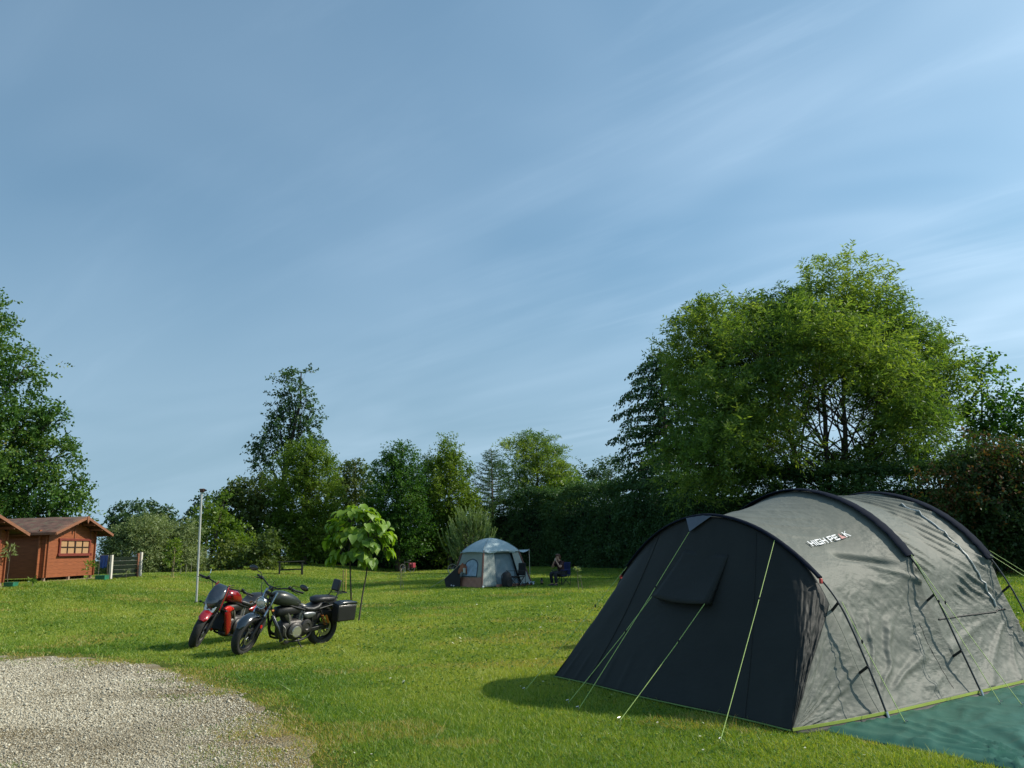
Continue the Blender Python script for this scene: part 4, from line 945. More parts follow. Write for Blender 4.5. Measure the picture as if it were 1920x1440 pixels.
make_hedge('shrub_hedge', 'dark shrubby undergrowth at the foot of the tree belt left of the small blue tent', [(.4, 66.8), (-6, 67), (-13, 67.5), (-19.5, 68)], [5.4, 4.2, 3.6, 3.4, 3.8], 2.2, 'dark', 40, 51, .6)
# ================================================================== motorcycles (local: x forward, y left, z up; rear axle at x = 0)
M_TYRE = plain('tyre rubber', (.022, .022, .022), .85, var=.3, vscale=20, bump=.3, bscale=90)
M_BLKP = plain('black paint', (.010, .011, .013), .18, var=.2, spec=.6, coat=.6)
M_BLKM = plain('black metal', (.016, .017, .018), .45, .4, var=.35, vscale=15)
M_ALU = plain('cast aluminium', (.22, .21, .195), .42, .75, var=.3, vscale=14, bump=.15, bscale=60)
M_ALUD = plain('dark cast aluminium', (.065, .062, .060), .45, .6, var=.35, vscale=14, bump=.2, bscale=60)
M_CHR = plain('chrome', (.70, .71, .72), .14, 1.0, var=.05)
M_DISC = plain('brake steel', (.32, .32, .33), .3, .9, var=.2, vscale=30)
M_LEATH = plain('black seat leather', (.016, .016, .018), .42, var=.25, bump=.25, bscale=70)
M_TANKG = plain('matt dark green paint', (.022, .027, .024), .34, var=.12, coat=.25)
M_REDP = plain('metallic red paint', (.27, .006, .012), .25, .25, var=.12, coat=.9)
M_REDR = plain('red plastic', (.55, .02, .015), .35, var=.1)
M_ORNG = plain('orange damper', (.45, .14, .02), .4, var=.15)
M_LENS = plain('lamp glass', (.55, .57, .55), .06, .3, var=.25, vscale=25, spec=.9, coat=1)
M_SMOKE = plain('smoked screen', (.010, .012, .018), .06, var=.1, spec=.9, coat=1)
M_PLAST = plain('black textured plastic', (.012, .0125, .013), .5, var=.25, bump=.2, bscale=80)

def wheel(T, R, w, x, steer=None, discs=1, spokes=10, pitch_r=.235):
    W = thing_part('wheel', T); MX = Matrix.Translation((x, 0, R)) @ Matrix.Rotation(rad(-90), 4, 'X')
    if steer is not None: MX = steer @ MX
    h = w / 2; ri = pitch_r
    prof = [(ri, -h * .72), (ri + .02, -h * .86), (R - .055, -h), (R - .03, -h * .92), (R - .010, -h * .62), (R, -h * .25), (R, h * .25), (R - .010, h * .62), (R - .03, h * .92), (R - .055, h), (ri + .02, h * .86), (ri, h * .72)]
    MB().lathe(prof, 48, MX, closed=True).build('tyre', M_TYRE, W, angle=50)
    rim = MB(); rim.lathe([(ri + .006, -h * .78), (ri - .012, -h * .80), (ri - .028, -h * .4), (ri - .028, h * .4), (ri - .012, h * .80), (ri + .006, h * .78)], 48, MX, closed=True)
    rim.lathe([(.0, -.06), (.05, -.06), (.055, -.02), (.055, .02), (.05, .06), (0, .06)], 20, MX)
    for k in range(spokes):
        a = 2 * math.pi * (k // 2) / (spokes / 2) + (.13 if k % 2 else -.13); a2 = 2 * math.pi * (k // 2) / (spokes / 2) + (.20 if k % 2 else -.20)
        p0 = MX @ Vector((.05 * math.cos(a), .05 * math.sin(a), 0)); p1 = MX @ Vector(((ri - .02) * math.cos(a2), (ri - .02) * math.sin(a2), 0)); rim.tube([p0, p1], [.013, .010], 6)
    rim.build('rim', M_BLKM, W, angle=40)
    for s in ((-1, 1) if discs == 2 else (1,)):
        d = MB(); o = s * (h * .80 + .012)
        d.lathe([(.09, o - .0025), (.145, o - .0025), (.145, o + .0025), (.09, o + .0025)], 36, MX, closed=True)
        for k in range(5):
            a = 2 * math.pi * k / 5; d.tube([MX @ Vector((.045 * math.cos(a), .045 * math.sin(a), o)), MX @ Vector((.10 * math.cos(a + .3), .10 * math.sin(a + .3), o))], .009, 6)
        d.build('brake_disc', M_DISC, W, angle=40)
    return W
def thing_part(name, T):
    o = bpy.data.objects.new(name, None); COL.objects.link(o); o.parent = T; o.empty_display_size = .1; return o
def sup(c, ry, rz, n=20, e=2.6, sq=0):
    out = []
    for k in range(n):
        a = 2 * math.pi * k / n; ca, sa = math.cos(a), math.sin(a)
        out.append(Vector((c[0], c[1] + ry * math.copysign(abs(ca) ** (2 / e), ca), c[2] + rz * math.copysign(abs(sa) ** (2 / e), sa) * (1 if sa > 0 else 1 - sq))))
    return out
def fender(R, w, x, zc, a0, a1, M=None, th=.012, drop=.03):
    """arched mudguard round a wheel centre"""
    rings = []
    for k in range(22):
        a = rad(a0 + (a1 - a0) * k / 21); ring = []
        tw_ = min(1, .55 + 4 * min(k, 21 - k) / 21)
        for j in range(9):
            q = -1 + 2 * j / 8; r = R - drop * abs(q) ** 3; ring.append(Vector((x + r * math.cos(a), q * w / 2 * tw_, zc + r * math.sin(a))))
        for j in range(8, -1, -1):
            q = -1 + 2 * j / 8; r = R - th - drop * abs(q) ** 3; ring.append(Vector((x + r * math.cos(a), q * w / 2 * tw_ * .95, zc + r * math.sin(a))))
        rings.append(ring)
    mb = MB().loft(rings)
    return mb.xform(M) if M else mb
def finned(base, d, L, r0, r1, nf, sx=1.0):
    prof = [(.0, 0)]
    for k in range(nf):
        t = k / nf; r = r0 + (r1 - r0) * t; prof += [(r * .80, L * t), (r, L * (t + .2 / nf)), (r, L * (t + .55 / nf)), (r * .80, L * (t + .75 / nf))]
    prof += [(r1 * .9, L), (0, L)]
    return MB().lathe(prof, 22, place(base, d) @ Matrix.Diagonal((1, sx, 1, 1)))

def motorcycle(front_px, rear_dir, label, kind, steer_deg, lean_deg):
    red = kind == 'red'
    fp = spot(*front_px); fwd = Vector((*rear_dir, 0)).normalized() * -1; WB = 1.57
    T = thing('motorcycle', label, 'motorcycle', tuple(fp - fwd * WB), 0)
    T.rotation_euler = (Matrix.Rotation(math.atan2(fwd.y, fwd.x), 3, 'Z') @ Matrix.Rotation(rad(lean_deg), 3, 'X')).to_euler()
    RF, RR, RW = (.330, .322, .175) if not red else (.335, .325, .18)
    head = Vector((1.205, 0, .95)); ax = Vector((-.485, 0, .875)).normalized()
    S = Matrix.Translation(head) @ Matrix.Rotation(rad(steer_deg), 4, ax) @ Matrix.Translation(-head)
    wheel(T, RF, .138 if not red else .15, WB, S, 1, 10)
    wheel(T, RR, RW, 0, None, 1, 10, .215)
    # fork
    axl = Vector((WB, 0, RF))
    for s in (-1, 1):
        y = s * .105; a = axl + Vector((-.0, y, 0)); m = a + ax * .36 + Vector((-.035, 0, 0)); tp = a + ax * .80 + Vector((-.035, 0, 0))
        f = MB().tube([a + Vector((.01, 0, -.03)), a + Vector((-.01, 0, .04)), m], [.030, .031, .030], 14).xform(S).build('fork_leg', M_BLKM, T)
        MB().tube([m, tp], .0225, 14).xform(S).build('fork_tube', plain('fork tube steel', (.42, .47, .52), .22, .85, var=.1) if not red else M_BLKM, f)
        MB().ball(tuple(m - ax * .02 + Vector((.0, 0, 0))), (.036, .036, .03), 12, 8).xform(S).build('dust_seal', M_BLKM, f)
        if red is False: MB().lathe([(0, 0), (.028, 0), (.028, .012), (0, .012)], 14, S @ place(a + ax * .20 + Vector((-.02, s * .045, 0)), (0, s, 0))).build('side_reflector', M_REDR, f)
    for d, wd in ((.40, .29), (.72, .27)):
        c = axl + ax * d + Vector((-.035, 0, 0)); MB().box(c, (.085, wd, .05), rot_to(ax)).xform(S).build('fork_clamp', M_BLKM, T, bevel=.012)
    fender(RF + .04, .16 if not red else .175, WB, RF, 40 if red else 30, 120 if red else 130, S).build('front_mudguard', M_REDP if red else plain('blue black paint', (.012, .020, .030), .2, var=.2, coat=.8), T, angle=60)
    for s in (-1, 1):
        MB().tube([axl + Vector((-.02, s * .085, .28)), axl + Vector((-.07, s * .1, .30)), axl + ax * .34 + Vector((-.03, s * .1, 0))], .010, 6).xform(S).build('mudguard_stay', M_BLKM, T)
    cal = MB().box(axl + Vector((-.15, .098, .07)), (.06, .05, .13), rot_to((-.4, 0, .9))).xform(S).build('brake_caliper', M_BLKM, T, bevel=.012)
    MB().tube([axl + Vector((-.14, .1, .12)), axl + Vector((-.22, .15, .30)), axl + Vector((-.26, .13, .52)), axl + Vector((-.38, .08, .68))], .006, 6).xform(S).build('brake_hose', M_STRAP, cal)
    # handlebar
    hb = head + ax * .10; bm = MB()
    if red:
        half = [(0, 0, .03), (.0, .12, .04), (-.06, .30, .06), (-.12, .44, .05)]
    else:
        half = [(0, 0, .05), (.01, .10, .055), (-.04, .24, .10), (-.14, .38, .085)]
    pts = [hb + Vector((x, -y, z)) for x, y, z in half[::-1]] + [hb + Vector(p) for p in half[1:]]
    bm.tube(spline([tuple(p) for p in pts], 28), .0125, 10).xform(S); HB = bm.build('handlebar', M_BLKM, T)
    for s in (-1, 1):
        e = Vector(half[-1]); e.y *= s; d = (e - Vector((half[-2][0], half[-2][1] * s, half[-2][2]))).normalized(); g0 = hb + e - d * .02
        MB().lathe([(0, 0), (.018, 0), (.018, .125), (.021, .13), (0, .135)], 14, S @ place(g0, d)).build('grip', M_STRAP, HB)
        MB().box(g0 - d * .05, (.05, .05, .06), rot_to(d)).xform(S).build('switch_box', M_BLKM, HB, bevel=.01)
        MB().tube([g0 - d * .03 + Vector((.04, 0, 0)), g0 + d * .03 + Vector((.085, 0, -.005)), g0 + d * .13 + Vector((.08, 0, -.02))], [.010, .008, .006], 8).xform(S).build('lever', M_BLKM, HB)
        rb = g0 - d * .09 + Vector((.03, 0, .02))
        if s == 1 or red: MB().box(rb + Vector((.02, 0, .02)), (.06, .05, .045)).xform(S).build('brake_reservoir', M_BLKM, HB, bevel=.01)
        if not red:
            st = [rb, rb + Vector((.0, s * .05, .07)), rb + Vector((-.02, s * .12, .07)), rb + Vector((-.03, s * .16, .085))]
            mr = MB().tube(spline([tuple(p) for p in st], 10), .007, 8).xform(S).build('mirror', M_BLKM, HB)
            MB().ball(tuple(rb + Vector((-.035, s * .23, .09))), (.022, .085, .05), 18, 12, Matrix.Rotation(s * rad(-8), 3, 'X')).xform(S).build('mirror_shell', M_BLKP, mr)
            MB().ball(tuple(rb + Vector((-.052, s * .23, .09))), (.008, .074, .041), 18, 10, Matrix.Rotation(s * rad(-8), 3, 'X')).xform(S).build('mirror_glass', M_CHR, mr)
        elif s == -1:
            MB().tube([rb, rb + Vector((.03, 0, .10)), rb + Vector((.0, -.02, .17))], .006, 6).xform(S).build('mirror_stalk', M_CHR, HB)
    # cables
    for s, o in ((-1, .02), (1, .0), (1, .03)):
        MB().tube(spline([tuple(hb + Vector((.03, s * .25, .08 + o))), tuple(hb + Vector((.12, s * .16, .02 + o))), tuple(head + Vector((.05, s * .08, -.08))), tuple(head + Vector((-.12, s * .06, -.14)))], 14), .006, 6).build('control_cable', M_STRAP, T)
    # lamp
    if not red:
        lc = axl + ax * .60 + Vector((.095, 0, -.0)); LM = S @ place(lc, (.97, 0, -.06))
        hl = MB().lathe([(0, -.13), (.04, -.125), (.075, -.09), (.093, -.03), (.096, .02), (.090, .032)], 28, LM).build('headlight', M_BLKP, T)
        MB().lathe([(.096, .014), (.099, .020), (.094, .036), (.088, .034)], 28, LM, closed=True).build('trim_ring', M_CHR, hl)
        MB().lathe([(0, .046), (.04, .044), (.075, .036), (.089, .026), (.05, .0), (0, -.01)], 28, LM).build('lens', M_LENS, hl)
        gp = hb + Vector((.06, 0, .05)); g = MB().lathe([(0, -.04), (.04, -.035), (.048, 0), (.048, .02), (0, .022)], 22, S @ place(gp, (-.5, 0, .8))).build('speedometer', M_BLKP, T)
        for s in (-1, 1):
            b = axl + ax * .52 + Vector((.02, s * .12, 0)); i = MB().tube([b, b + Vector((0, s * .07, 0))], .008, 8).xform(S).build('indicator', M_BLKM, T)
            MB().ball(tuple(b + Vector((.01, s * .10, 0))), (.035, .022, .022), 12, 8).xform(S).build('indicator_lens', plain('amber lens', (.35, .12, .02), .2, var=.1), i)
        MB().tube([hb + Vector((.03, .0, .10)), hb + Vector((.03, .0, .17))], .004, 6).xform(S).build('ornament_stem', M_BLKM, HB)
    else:
        c0 = axl + ax * .58 + Vector((.05, 0, 0)); rings = []
        for t, wy, hz, dx, dz in ((0, .065, .02, .17, -.19), (.12, .12, .06, .20, -.13), (.35, .145, .085, .185, .0), (.6, .148, .08, .13, .13), (.82, .125, .055, .05, .245), (1, .08, .02, -.02, .305)):
            ring = []
            for k in range(22):
                a = 2 * math.pi * k / 22; ring.append(c0 + Vector((dx + hz * math.cos(a) * (1.1 if math.cos(a) > 0 else .6), wy * math.sin(a), dz)))
            rings.append(ring)
        cw = MB().loft(rings).xform(S).build('lamp_cowl', M_SMOKE, T, angle=60)
        # headlamp, a five sided lens below the screen
        P5 = [(-.105, .075), (.105, .075), (.092, -.02), (.025, -.10), (-.025, -.10), (-.092, -.02)]
        LMM = S @ Matrix.Translation(c0 + Vector((.255, 0, -.115))) @ Matrix(((0, 0, 1, 0), (1, 0, 0, 0), (0, 1, 0, 0), (0, 0, 0, 1))) @ Matrix.Rotation(rad(-12), 4, 'X')
        ln = MB().prism([(x * 1.12, z * 1.12) for x, z in P5], .05, LMM @ Matrix.Translation((0, 0, -.035))).build('headlight', M_BLKP, T, bevel=.01)
        MB().prism(P5, .03, LMM).build('lens', M_LENS, ln, bevel=.008)
        for q, w_ in ((-.035, .016), (.035, .016), (0, .02)):
            MB().lathe([(0, 0), (w_, 0), (w_ * 1.2, .012), (0, .012)], 12, LMM @ Matrix.Translation((q, .01 if q else -.035, .012))).build('lamp_reflector', M_ALUD, ln)
        for s in (-1, 1):
            rr = []
            for t in np.linspace(0, 1, 8):
                z = -.10 + .42 * t; x = .13 - .20 * t ** 1.5; rr.append([c0 + Vector((x + .03 * math.cos(a), s * (.148 - .04 * t * t) + .012 * math.sin(a), z)) for a in np.linspace(0, 2 * math.pi, 10, endpoint=False)])
            MB().loft(rr).xform(S).build('cowl_side', M_REDP, cw, angle=60)
            b = axl + ax * .46 + Vector((.02, s * .13, 0)); i = MB().tube([b, b + Vector((0, s * .09, 0))], .008, 8).xform(S).build('indicator', M_BLKM, T); MB().ball(tuple(b + Vector((.0, s * .12, 0))), (.03, .028, .02), 12, 8).xform(S).build('indicator_lens', M_BLKM, i)
    # frame
    def tub(name, pts, r, m, n=10): return MB().tube(spline([tuple(p) for p in pts], 22), r, n).build(name, m, T)
    for s in (-1, 1):
        tub('frame_rail', [(1.20, s * .03, .82), (1.10, s * .10, .55), (1.0, s * .14, .26), (.90, s * .14, .185), (.55, s * .14, .17), (.36, s * .14, .26), (.34, s * .13, .50), (.40, s * .12, .66)], .019, M_BLKM)
        tub('seat_rail', [(1.18, s * .04, .88), (.8, s * .11, .76), (.40, s * .12, .66), (.05, s * .13, .70), (-.20, s * .12, .74)], .017, M_BLKM)
        a0, a1 = Vector((.40, s * .15, .37)), Vector((0, s * .13, RR))
        MB().box((a0 + a1) / 2, ((a1 - a0).length + .1, .035, .065), Matrix.Rotation(-math.atan2(a1.z - a0.z, a0.x - a1.x), 3, 'Y')).build('swing_arm', M_BLKM, T, bevel=.01)
        sh = MB().tube([(.03, s * .165, .345), (.20, s * .155, .66)], .016, 10).build('shock_absorber', M_BLKM, T)
        hel = [(.06 + .10 * t + .024 * math.cos(t * 44) * .9, s * .162 + .026 * math.sin(t * 44), .39 + .19 * t) for t in np.linspace(0, 1, 90)]
        MB().tube(hel, .0055, 6).build('shock_spring', M_ORNG if not red else M_BLKM, sh)
        MB().tube([(.02, s * .20, .43), (.09, s * .195, .56)], .022, 12).build('damper_reservoir', M_ORNG if not red else M_BLKM, sh)
    # engine
    en = MB(); en.loft([sup((x, 0, z), ry, rz, 20, 4) for x, z, ry, rz in ((.94, .33, .06, .08), (.92, .34, .12, .13), (.78, .36, .15, .17), (.60, .36, .155, .17), (.45, .36, .14, .15), (.36, .37, .12, .11), (.34, .37, .05, .06))])
    EN = en.build('engine', M_ALUD, T, angle=50)
    MB().lathe([(0, -.02), (.135, -.02), (.15, .0), (.148, .035), (.125, .055), (.10, .06), (0, .06)], 32, place((.70, .135, .335), (0, 1, 0))).build('primary_cover', M_ALUD, EN)
    cp = MB(); cp.lathe([(0, 0), (.092, 0), (.096, .010), (.090, .022), (0, .026)], 30, place((.70, .190, .335), (0, 1, 0)))
    for k in range(5):
        a = 2 * math.pi * k / 5 + .3; cp.lathe([(0, 0), (.009, 0), (.008, .006), (0, .008)], 8, place((.70 + .07 * math.cos(a), .213, .335 + .07 * math.sin(a)), (0, 1, 0)))
    cp.build('clutch_cap', plain('polished cap', (.62, .60, .55), .30, .8, var=.08) if not red else M_BLKM, EN)
    pc = MB(); pc.lathe([(0, -.01), (.115, -.01), (.12, .01), (.105, .035), (.06, .042), (.045, .03), (0, .03)], 28, place((.47, .145, .40), (0, 1, 0))); pc.build('pulley_cover', M_ALUD, EN)
    for nm, b, d in (('cylinder', (.76, 0, .45), (.44, 0, .9)), ('cylinder', (.60, 0, .46), (-.40, 0, .92))):
        cy = finned(b, d, .235, .098, .108, 8, .95).build(nm, M_ALUD if not red else M_BLKM, EN, angle=30)
        dd = Vector(d).normalized(); tpp = Vector(b) + dd * .235
        MB().loft([[tpp + dd * q + rot_to(dd) @ Vector((rx * math.cos(a) , ry * math.sin(a), 0)) for a in np.linspace(0, 2 * math.pi, 18, endpoint=False)] for q, rx, ry in ((0, .085, .1), (.02, .10, .11), (.06, .095, .10), (.085, .07, .075), (.09, .03, .03))]).build('rocker_cover', M_ALU, cy, angle=60)
        off = Vector((.045, .105, 0)) if d[0] > 0 else Vector((.0, .105, 0))
        MB().tube([Vector(b) + off + Vector((-.02, .02, -.05)), tpp + Vector((0, .095, .03))], [.024, .020], 10).build('pushrod_tube', M_ALU, cy)
        MB().loft([[Vector(b) + Vector((0, .088, -.02)) + dd * q + Vector((rx * math.cos(a), .022 * math.sin(a), 0)) for a in np.linspace(0, 2 * math.pi, 12, endpoint=False)] for q, rx in ((.02, .035), (.10, .05), (.20, .075), (.26, .085), (.28, .04))]).build('finned_side_plate', M_ALU, cy, angle=60)
    MB().loft([sup((x, 0, z), ry, rz, 18, 4) for x, z, ry, rz in ((.56, .62, .06, .04), (.54, .61, .12, .10), (.36, .57, .13, .15), (.22, .58, .12, .12), (.20, .58, .05, .05))]).build('battery_box', M_PLAST, T, angle=50)
    MB().loft([sup((x, 0, z), ry, rz, 18, 3) for x, z, ry, rz in ((1.06, .66, .05, .04), (1.02, .66, .10, .08), (.80, .68, .13, .09), (.58, .68, .11, .07), (.54, .68, .05, .03))]).build('air_box', M_PLAST, T, angle=50)
    # exhaust on the right, front header
    ex = tub('exhaust_pipe', [(.93, -.03, .60), (1.02, -.10, .52), (1.0, -.17, .33), (.82, -.20, .22), (.45, -.21, .22), (.1, -.21, .24)], .026, M_BLKM, 12)
    MB().lathe([(0, 0), (.035, 0), (.052, .06), (.055, .55), (.04, .60), (.03, .60)], 20, place((.20, -.215, .235), (-1, 0, .06))).build('silencer', M_BLKP, ex)
    if not red:
        tub('crash_bar', [(1.14, .06, .62), (1.09, .16, .45), (1.02, .19, .27), (.93, .16, .165), (.80, .12, .15)], .034, M_BLKP, 12)
        MB().lathe([(.036, 0), (.042, .0), (.042, .03), (.036, .03)], 16, place((.97, .175, .205), (.6, .2, .75)), closed=True).build('bar_clamp', M_CHR, T)
        tub('coolant_pipe', [(.98, .17, .46), (.94, .20, .40), (.93, .20, .30), (.86, .19, .22)], .012, M_ALU)
        MB().loft([sup((x, .13, z), .035, rz, 14) for x, z, rz in ((.30, .60, .02), (.36, .59, .055), (.46, .58, .065), (.53, .60, .04), (.55, .61, .015))]).build('side_cover', plain('grey side cover', (.16, .17, .175), .3, .6, var=.15), T)
    else:
        for s in (-1, 1):
            rr = [sup((x, s * .175, z), ry, rz, 14) for x, z, ry, rz in ((1.20, .62, .012, .02), (1.16, .60, .03, .10), (1.10, .50, .035, .19), (1.04, .42, .035, .21), (.98, .36, .025, .13), (.95, .33, .01, .03))]
            MB().loft(rr).build('radiator_shroud', M_REDP, T, angle=60)
            MB().loft([sup((x, s * .17, z), .03, rz, 14) for x, z, rz in ((1.22, .70, .015), (1.16, .70, .05), (1.08, .69, .06), (1.0, .69, .03), (.98, .69, .01))]).build('scoop', M_REDR, T, angle=60)
        MB().box((1.08, 0, .44), (.05, .24, .30), Matrix.Rotation(rad(-14), 3, 'Y')).build('radiator', M_STRAP, T, bevel=.008)
        MB().loft([sup((x, 0, z), ry, rz, 16) for x, z, ry, rz in ((.98, .20, .05, .03), (.90, .20, .12, .06), (.6, .19, .14, .07), (.4, .21, .10, .05), (.36, .22, .04, .02))]).build('belly_pan', M_BLKM, T, angle=60)
    for s in (-1, 1):
        MB().tube([(.66 if not red else .5, s * .15, .24), (.66 if not red else .5, s * .30, .25)], .016, 10).build('footpeg', M_STRAP, T)
    MB().tube([(.78, .15, .27), (.80, .22, .30), (.88, .26, .33)], .008, 8).build('gear_lever', M_ALU, T)
    # tank, seats, tail
    if not red:
        tk = [(1.17, .88, .05, .05), (1.14, .885, .10, .10), (1.05, .885, .135, .135), (.92, .865, .148, .145), (.78, .83, .14, .13), (.66, .795, .115, .10), (.58, .77, .08, .065), (.55, .76, .03, .03)]
        TK = MB().loft([sup((x, 0, z), ry, rz, 24, 2.5, .25) for x, z, ry, rz in tk]).build('fuel_tank', M_TANKG, T, angle=70)
        se = [(.60, .725, .07, .02), (.56, .715, .12, .04), (.46, .685, .155, .05), (.34, .675, .165, .05), (.24, .695, .16, .06), (.17, .735, .145, .06), (.14, .76, .11, .03)]
        MB().loft([sup((x, 0, z), ry, rz, 20, 3) for x, z, ry, rz in se]).build('rider_seat', M_LEATH, T, angle=70)
        pl_ = [(.30, .80, .04, .02), (.26, .815, .11, .05), (.14, .825, .135, .06), (-.02, .822, .13, .055), (-.16, .82, .12, .045), (-.22, .82, .06, .02)]
        MB().loft([sup((x, 0, z), ry, rz, 20, 3) for x, z, ry, rz in pl_]).build('pillion_seat', M_LEATH, T, angle=70)
        fender(RR + .07, .20, 0, RR + .03, 25, 178).build('rear_mudguard', M_BLKP, T, angle=60)
        bb = MB(); bb.box((-.24, 0, 1.045), (.06, .20, .21), Matrix.Rotation(rad(-12), 3, 'Y')); BB = bb.build('backrest', M_LEATH, T, bevel=.028, segs=4)
        for s in (-1, 1):
            MB().tube(spline([(-.02, s * .125, .72), (-.12, s * .125, .80), (-.20, s * .10, .90), (-.24, s * .07, 1.0)], 12), .010, 8).build('backrest_rail', M_BLKM, BB)
        rk = MB(); rk.tube([(-.22, -.08, .905), (-.45, -.08, .91), (-.47, 0, .91), (-.45, .08, .91), (-.22, .08, .905)], .008, 8)
        RKo = rk.build('luggage_rack', M_BLKM, T)
        for x in (-.28, -.35, -.42): MB().tube([(x, -.08, .908), (x, .08, .908)], .006, 6).build('rack_bar', M_BLKM, RKo)
        for s in (-1, 1):
            bx = MB(); bx.box((-.25, s * .28, .600), (.42, .17, .28), None, 1.04); BX = bx.build('saddlebag', M_PLAST, T, bevel=.022, segs=3)
            lid = [sup((x + .06, s * .28, .757), .090, rz, 20, 4, .9) for x, rz in ((-.54, .008), (-.53, .035), (-.40, .062), (-.22, .062), (-.10, .035), (-.085, .008))]
            MB().loft(lid).build('bag_lid', M_BLKP, BX, angle=60)
            MB().box((-.25, s * .28, .742), (.43, .178, .010)).build('lid_seal', M_DISC, BX, bevel=.003)
            MB().tube([(-.20, s * .14, .70), (-.20, s * .21, .70)], .012, 8).build('bag_bracket', M_BLKM, BX)
        MB().box((-.41, 0, .60), (.02, .17, .11), Matrix.Rotation(rad(20), 3, 'Y')).build('number_plate', plain('plate', (.6, .6, .58), .5, var=.05), T)
        tl = MB().ball((-.37, 0, .72), (.04, .06, .035), 14, 10).build('tail_light', M_REDR, T)
    else:
        tk = [(1.16, .90, .05, .04), (1.12, .90, .12, .09), (1.02, .905, .16, .13), (.88, .885, .165, .14), (.74, .84, .14, .12), (.64, .79, .10, .08), (.60, .77, .04, .03)]
        MB().loft([sup((x, 0, z), ry, rz, 24, 2.4, .2) for x, z, ry, rz in tk]).build('fuel_tank', M_REDP, T, angle=70)
        MB().loft([sup((x, 0, z), ry, rz, 20, 2.6) for x, z, ry, rz in ((.90, .92, .05, .06), (.80, .965, .07, .04), (.70, .93, .06, .04), (.62, .88, .02, .02))]).build('tank_cover', M_BLKM, T, angle=70)
        MB().loft([sup((x, 0, z), ry, rz, 20, 3) for x, z, ry, rz in ((.66, .77, .07, .02), (.60, .76, .12, .05), (.42, .71, .16, .05), (.28, .73, .165, .06), (.20, .80, .15, .06), (.05, .84, .14, .05), (-.12, .85, .12, .04), (-.18, .85, .05, .02))]).build('seat', M_LEATH, T, angle=70)
        fender(RR + .06, .22, 0, RR + .03, 40, 170).build('rear_mudguard', M_REDP, T, angle=60)
        MB().loft([sup((x, .0, z), ry, rz, 18, 3) for x, z, ry, rz in ((.42, .62, .14, .02), (.34, .62, .165, .07), (.15, .66, .165, .07), (-.05, .70, .14, .05), (-.12, .71, .06, .02))]).build('tail_fairing', M_REDP, T, angle=60)
    # side stand
    ks = MB().tube([(.62, .13, .19), (.60, .22, .10), (.58, .315, .02 - math.tan(rad(lean_deg)) * .315 * -1)], [.013, .012, .011], 8).build('side_stand', M_BLKM, T)
    return T
BIKE = motorcycle((456, 1229), (.60, .80), 'black cruiser motorcycle with dark panniers and a pillion backrest', 'black', 25, -9)
BIKE2 = motorcycle((368, 1216), (.30, .954), 'red motorcycle with smoked fly screen parked behind the black one', 'red', 27, -11)
pt = BIKE.matrix_basis @ Vector((.58, .33, 0)) if False else None
def kick_board():
    p = spot(558, 1214); T = MB().box((0, 0, .012), (.26, .11, .014)).build('stand_plate', plain('pale plywood', (.62, .58, .46), .7, var=.1), None, tuple(p), (0, 0, .5), bevel=.003)
    tag(T, 'small pale plate on the grass under the side stand of the black motorcycle', 'plate')
kick_board()
# ================================================================== cabins and the things beside them
def board_mat(name, col, rough=.6):
    m, nt, b = new_mat(name); L = nt.links.new; tc = node(nt, 'ShaderNodeTexCoord')
    mp = node(nt, 'ShaderNodeMapping'); mp.inputs['Scale'].default_value = (.6, .6, 9); L(tc.outputs['Object'], mp.inputs[0])
    nz = node(nt, 'ShaderNodeTexNoise'); nz.inputs['Scale'].default_value = 5; nz.inputs['Detail'].default_value = 8; L(mp.outputs[0], nz.inputs[0])
    r = node(nt, 'ShaderNodeValToRGB'); e = r.color_ramp.elements; e[0].position = .3; e[1].position = .72; e[0].color = (*[c * .68 for c in col], 1); e[1].color = (*[min(1, c * 1.22) for c in col], 1); L(nz.outputs[0], r.inputs[0]); L(r.outputs[0], b.inputs['Base Color']); b.inputs['Roughness'].default_value = rough
    bp = node(nt, 'ShaderNodeBump'); bp.inputs['Strength'].default_value = .3; bp.inputs['Distance'].default_value = .01; L(nz.outputs[0], bp.inputs['Height']); L(bp.outputs[0], b.inputs['Normal'])
    return m
M_BOARD = board_mat('stained boards', (.28, .086, .032)); M_BEAM = board_mat('stained trim', (.25, .105, .055)); M_WFRAME = board_mat('dark red window wood', (.17, .030, .018))
M_ROOF = plain('weathered roof felt', (.110, .057, .040), .95, var=.45, vscale=3, bump=.6, bscale=30, dirt=((.12, .095, .06), 4))
M_BASE = plain('pale plinth', (.30, .22, .16), .9, var=.2)
M_BLIND = plain('straw blind', (.38, .225, .11), .8, var=.14, vscale=30, stretch=(1, 4, 1))
M_GREENP = plain('green plastic', (.02, .16, .09), .5, var=.15)
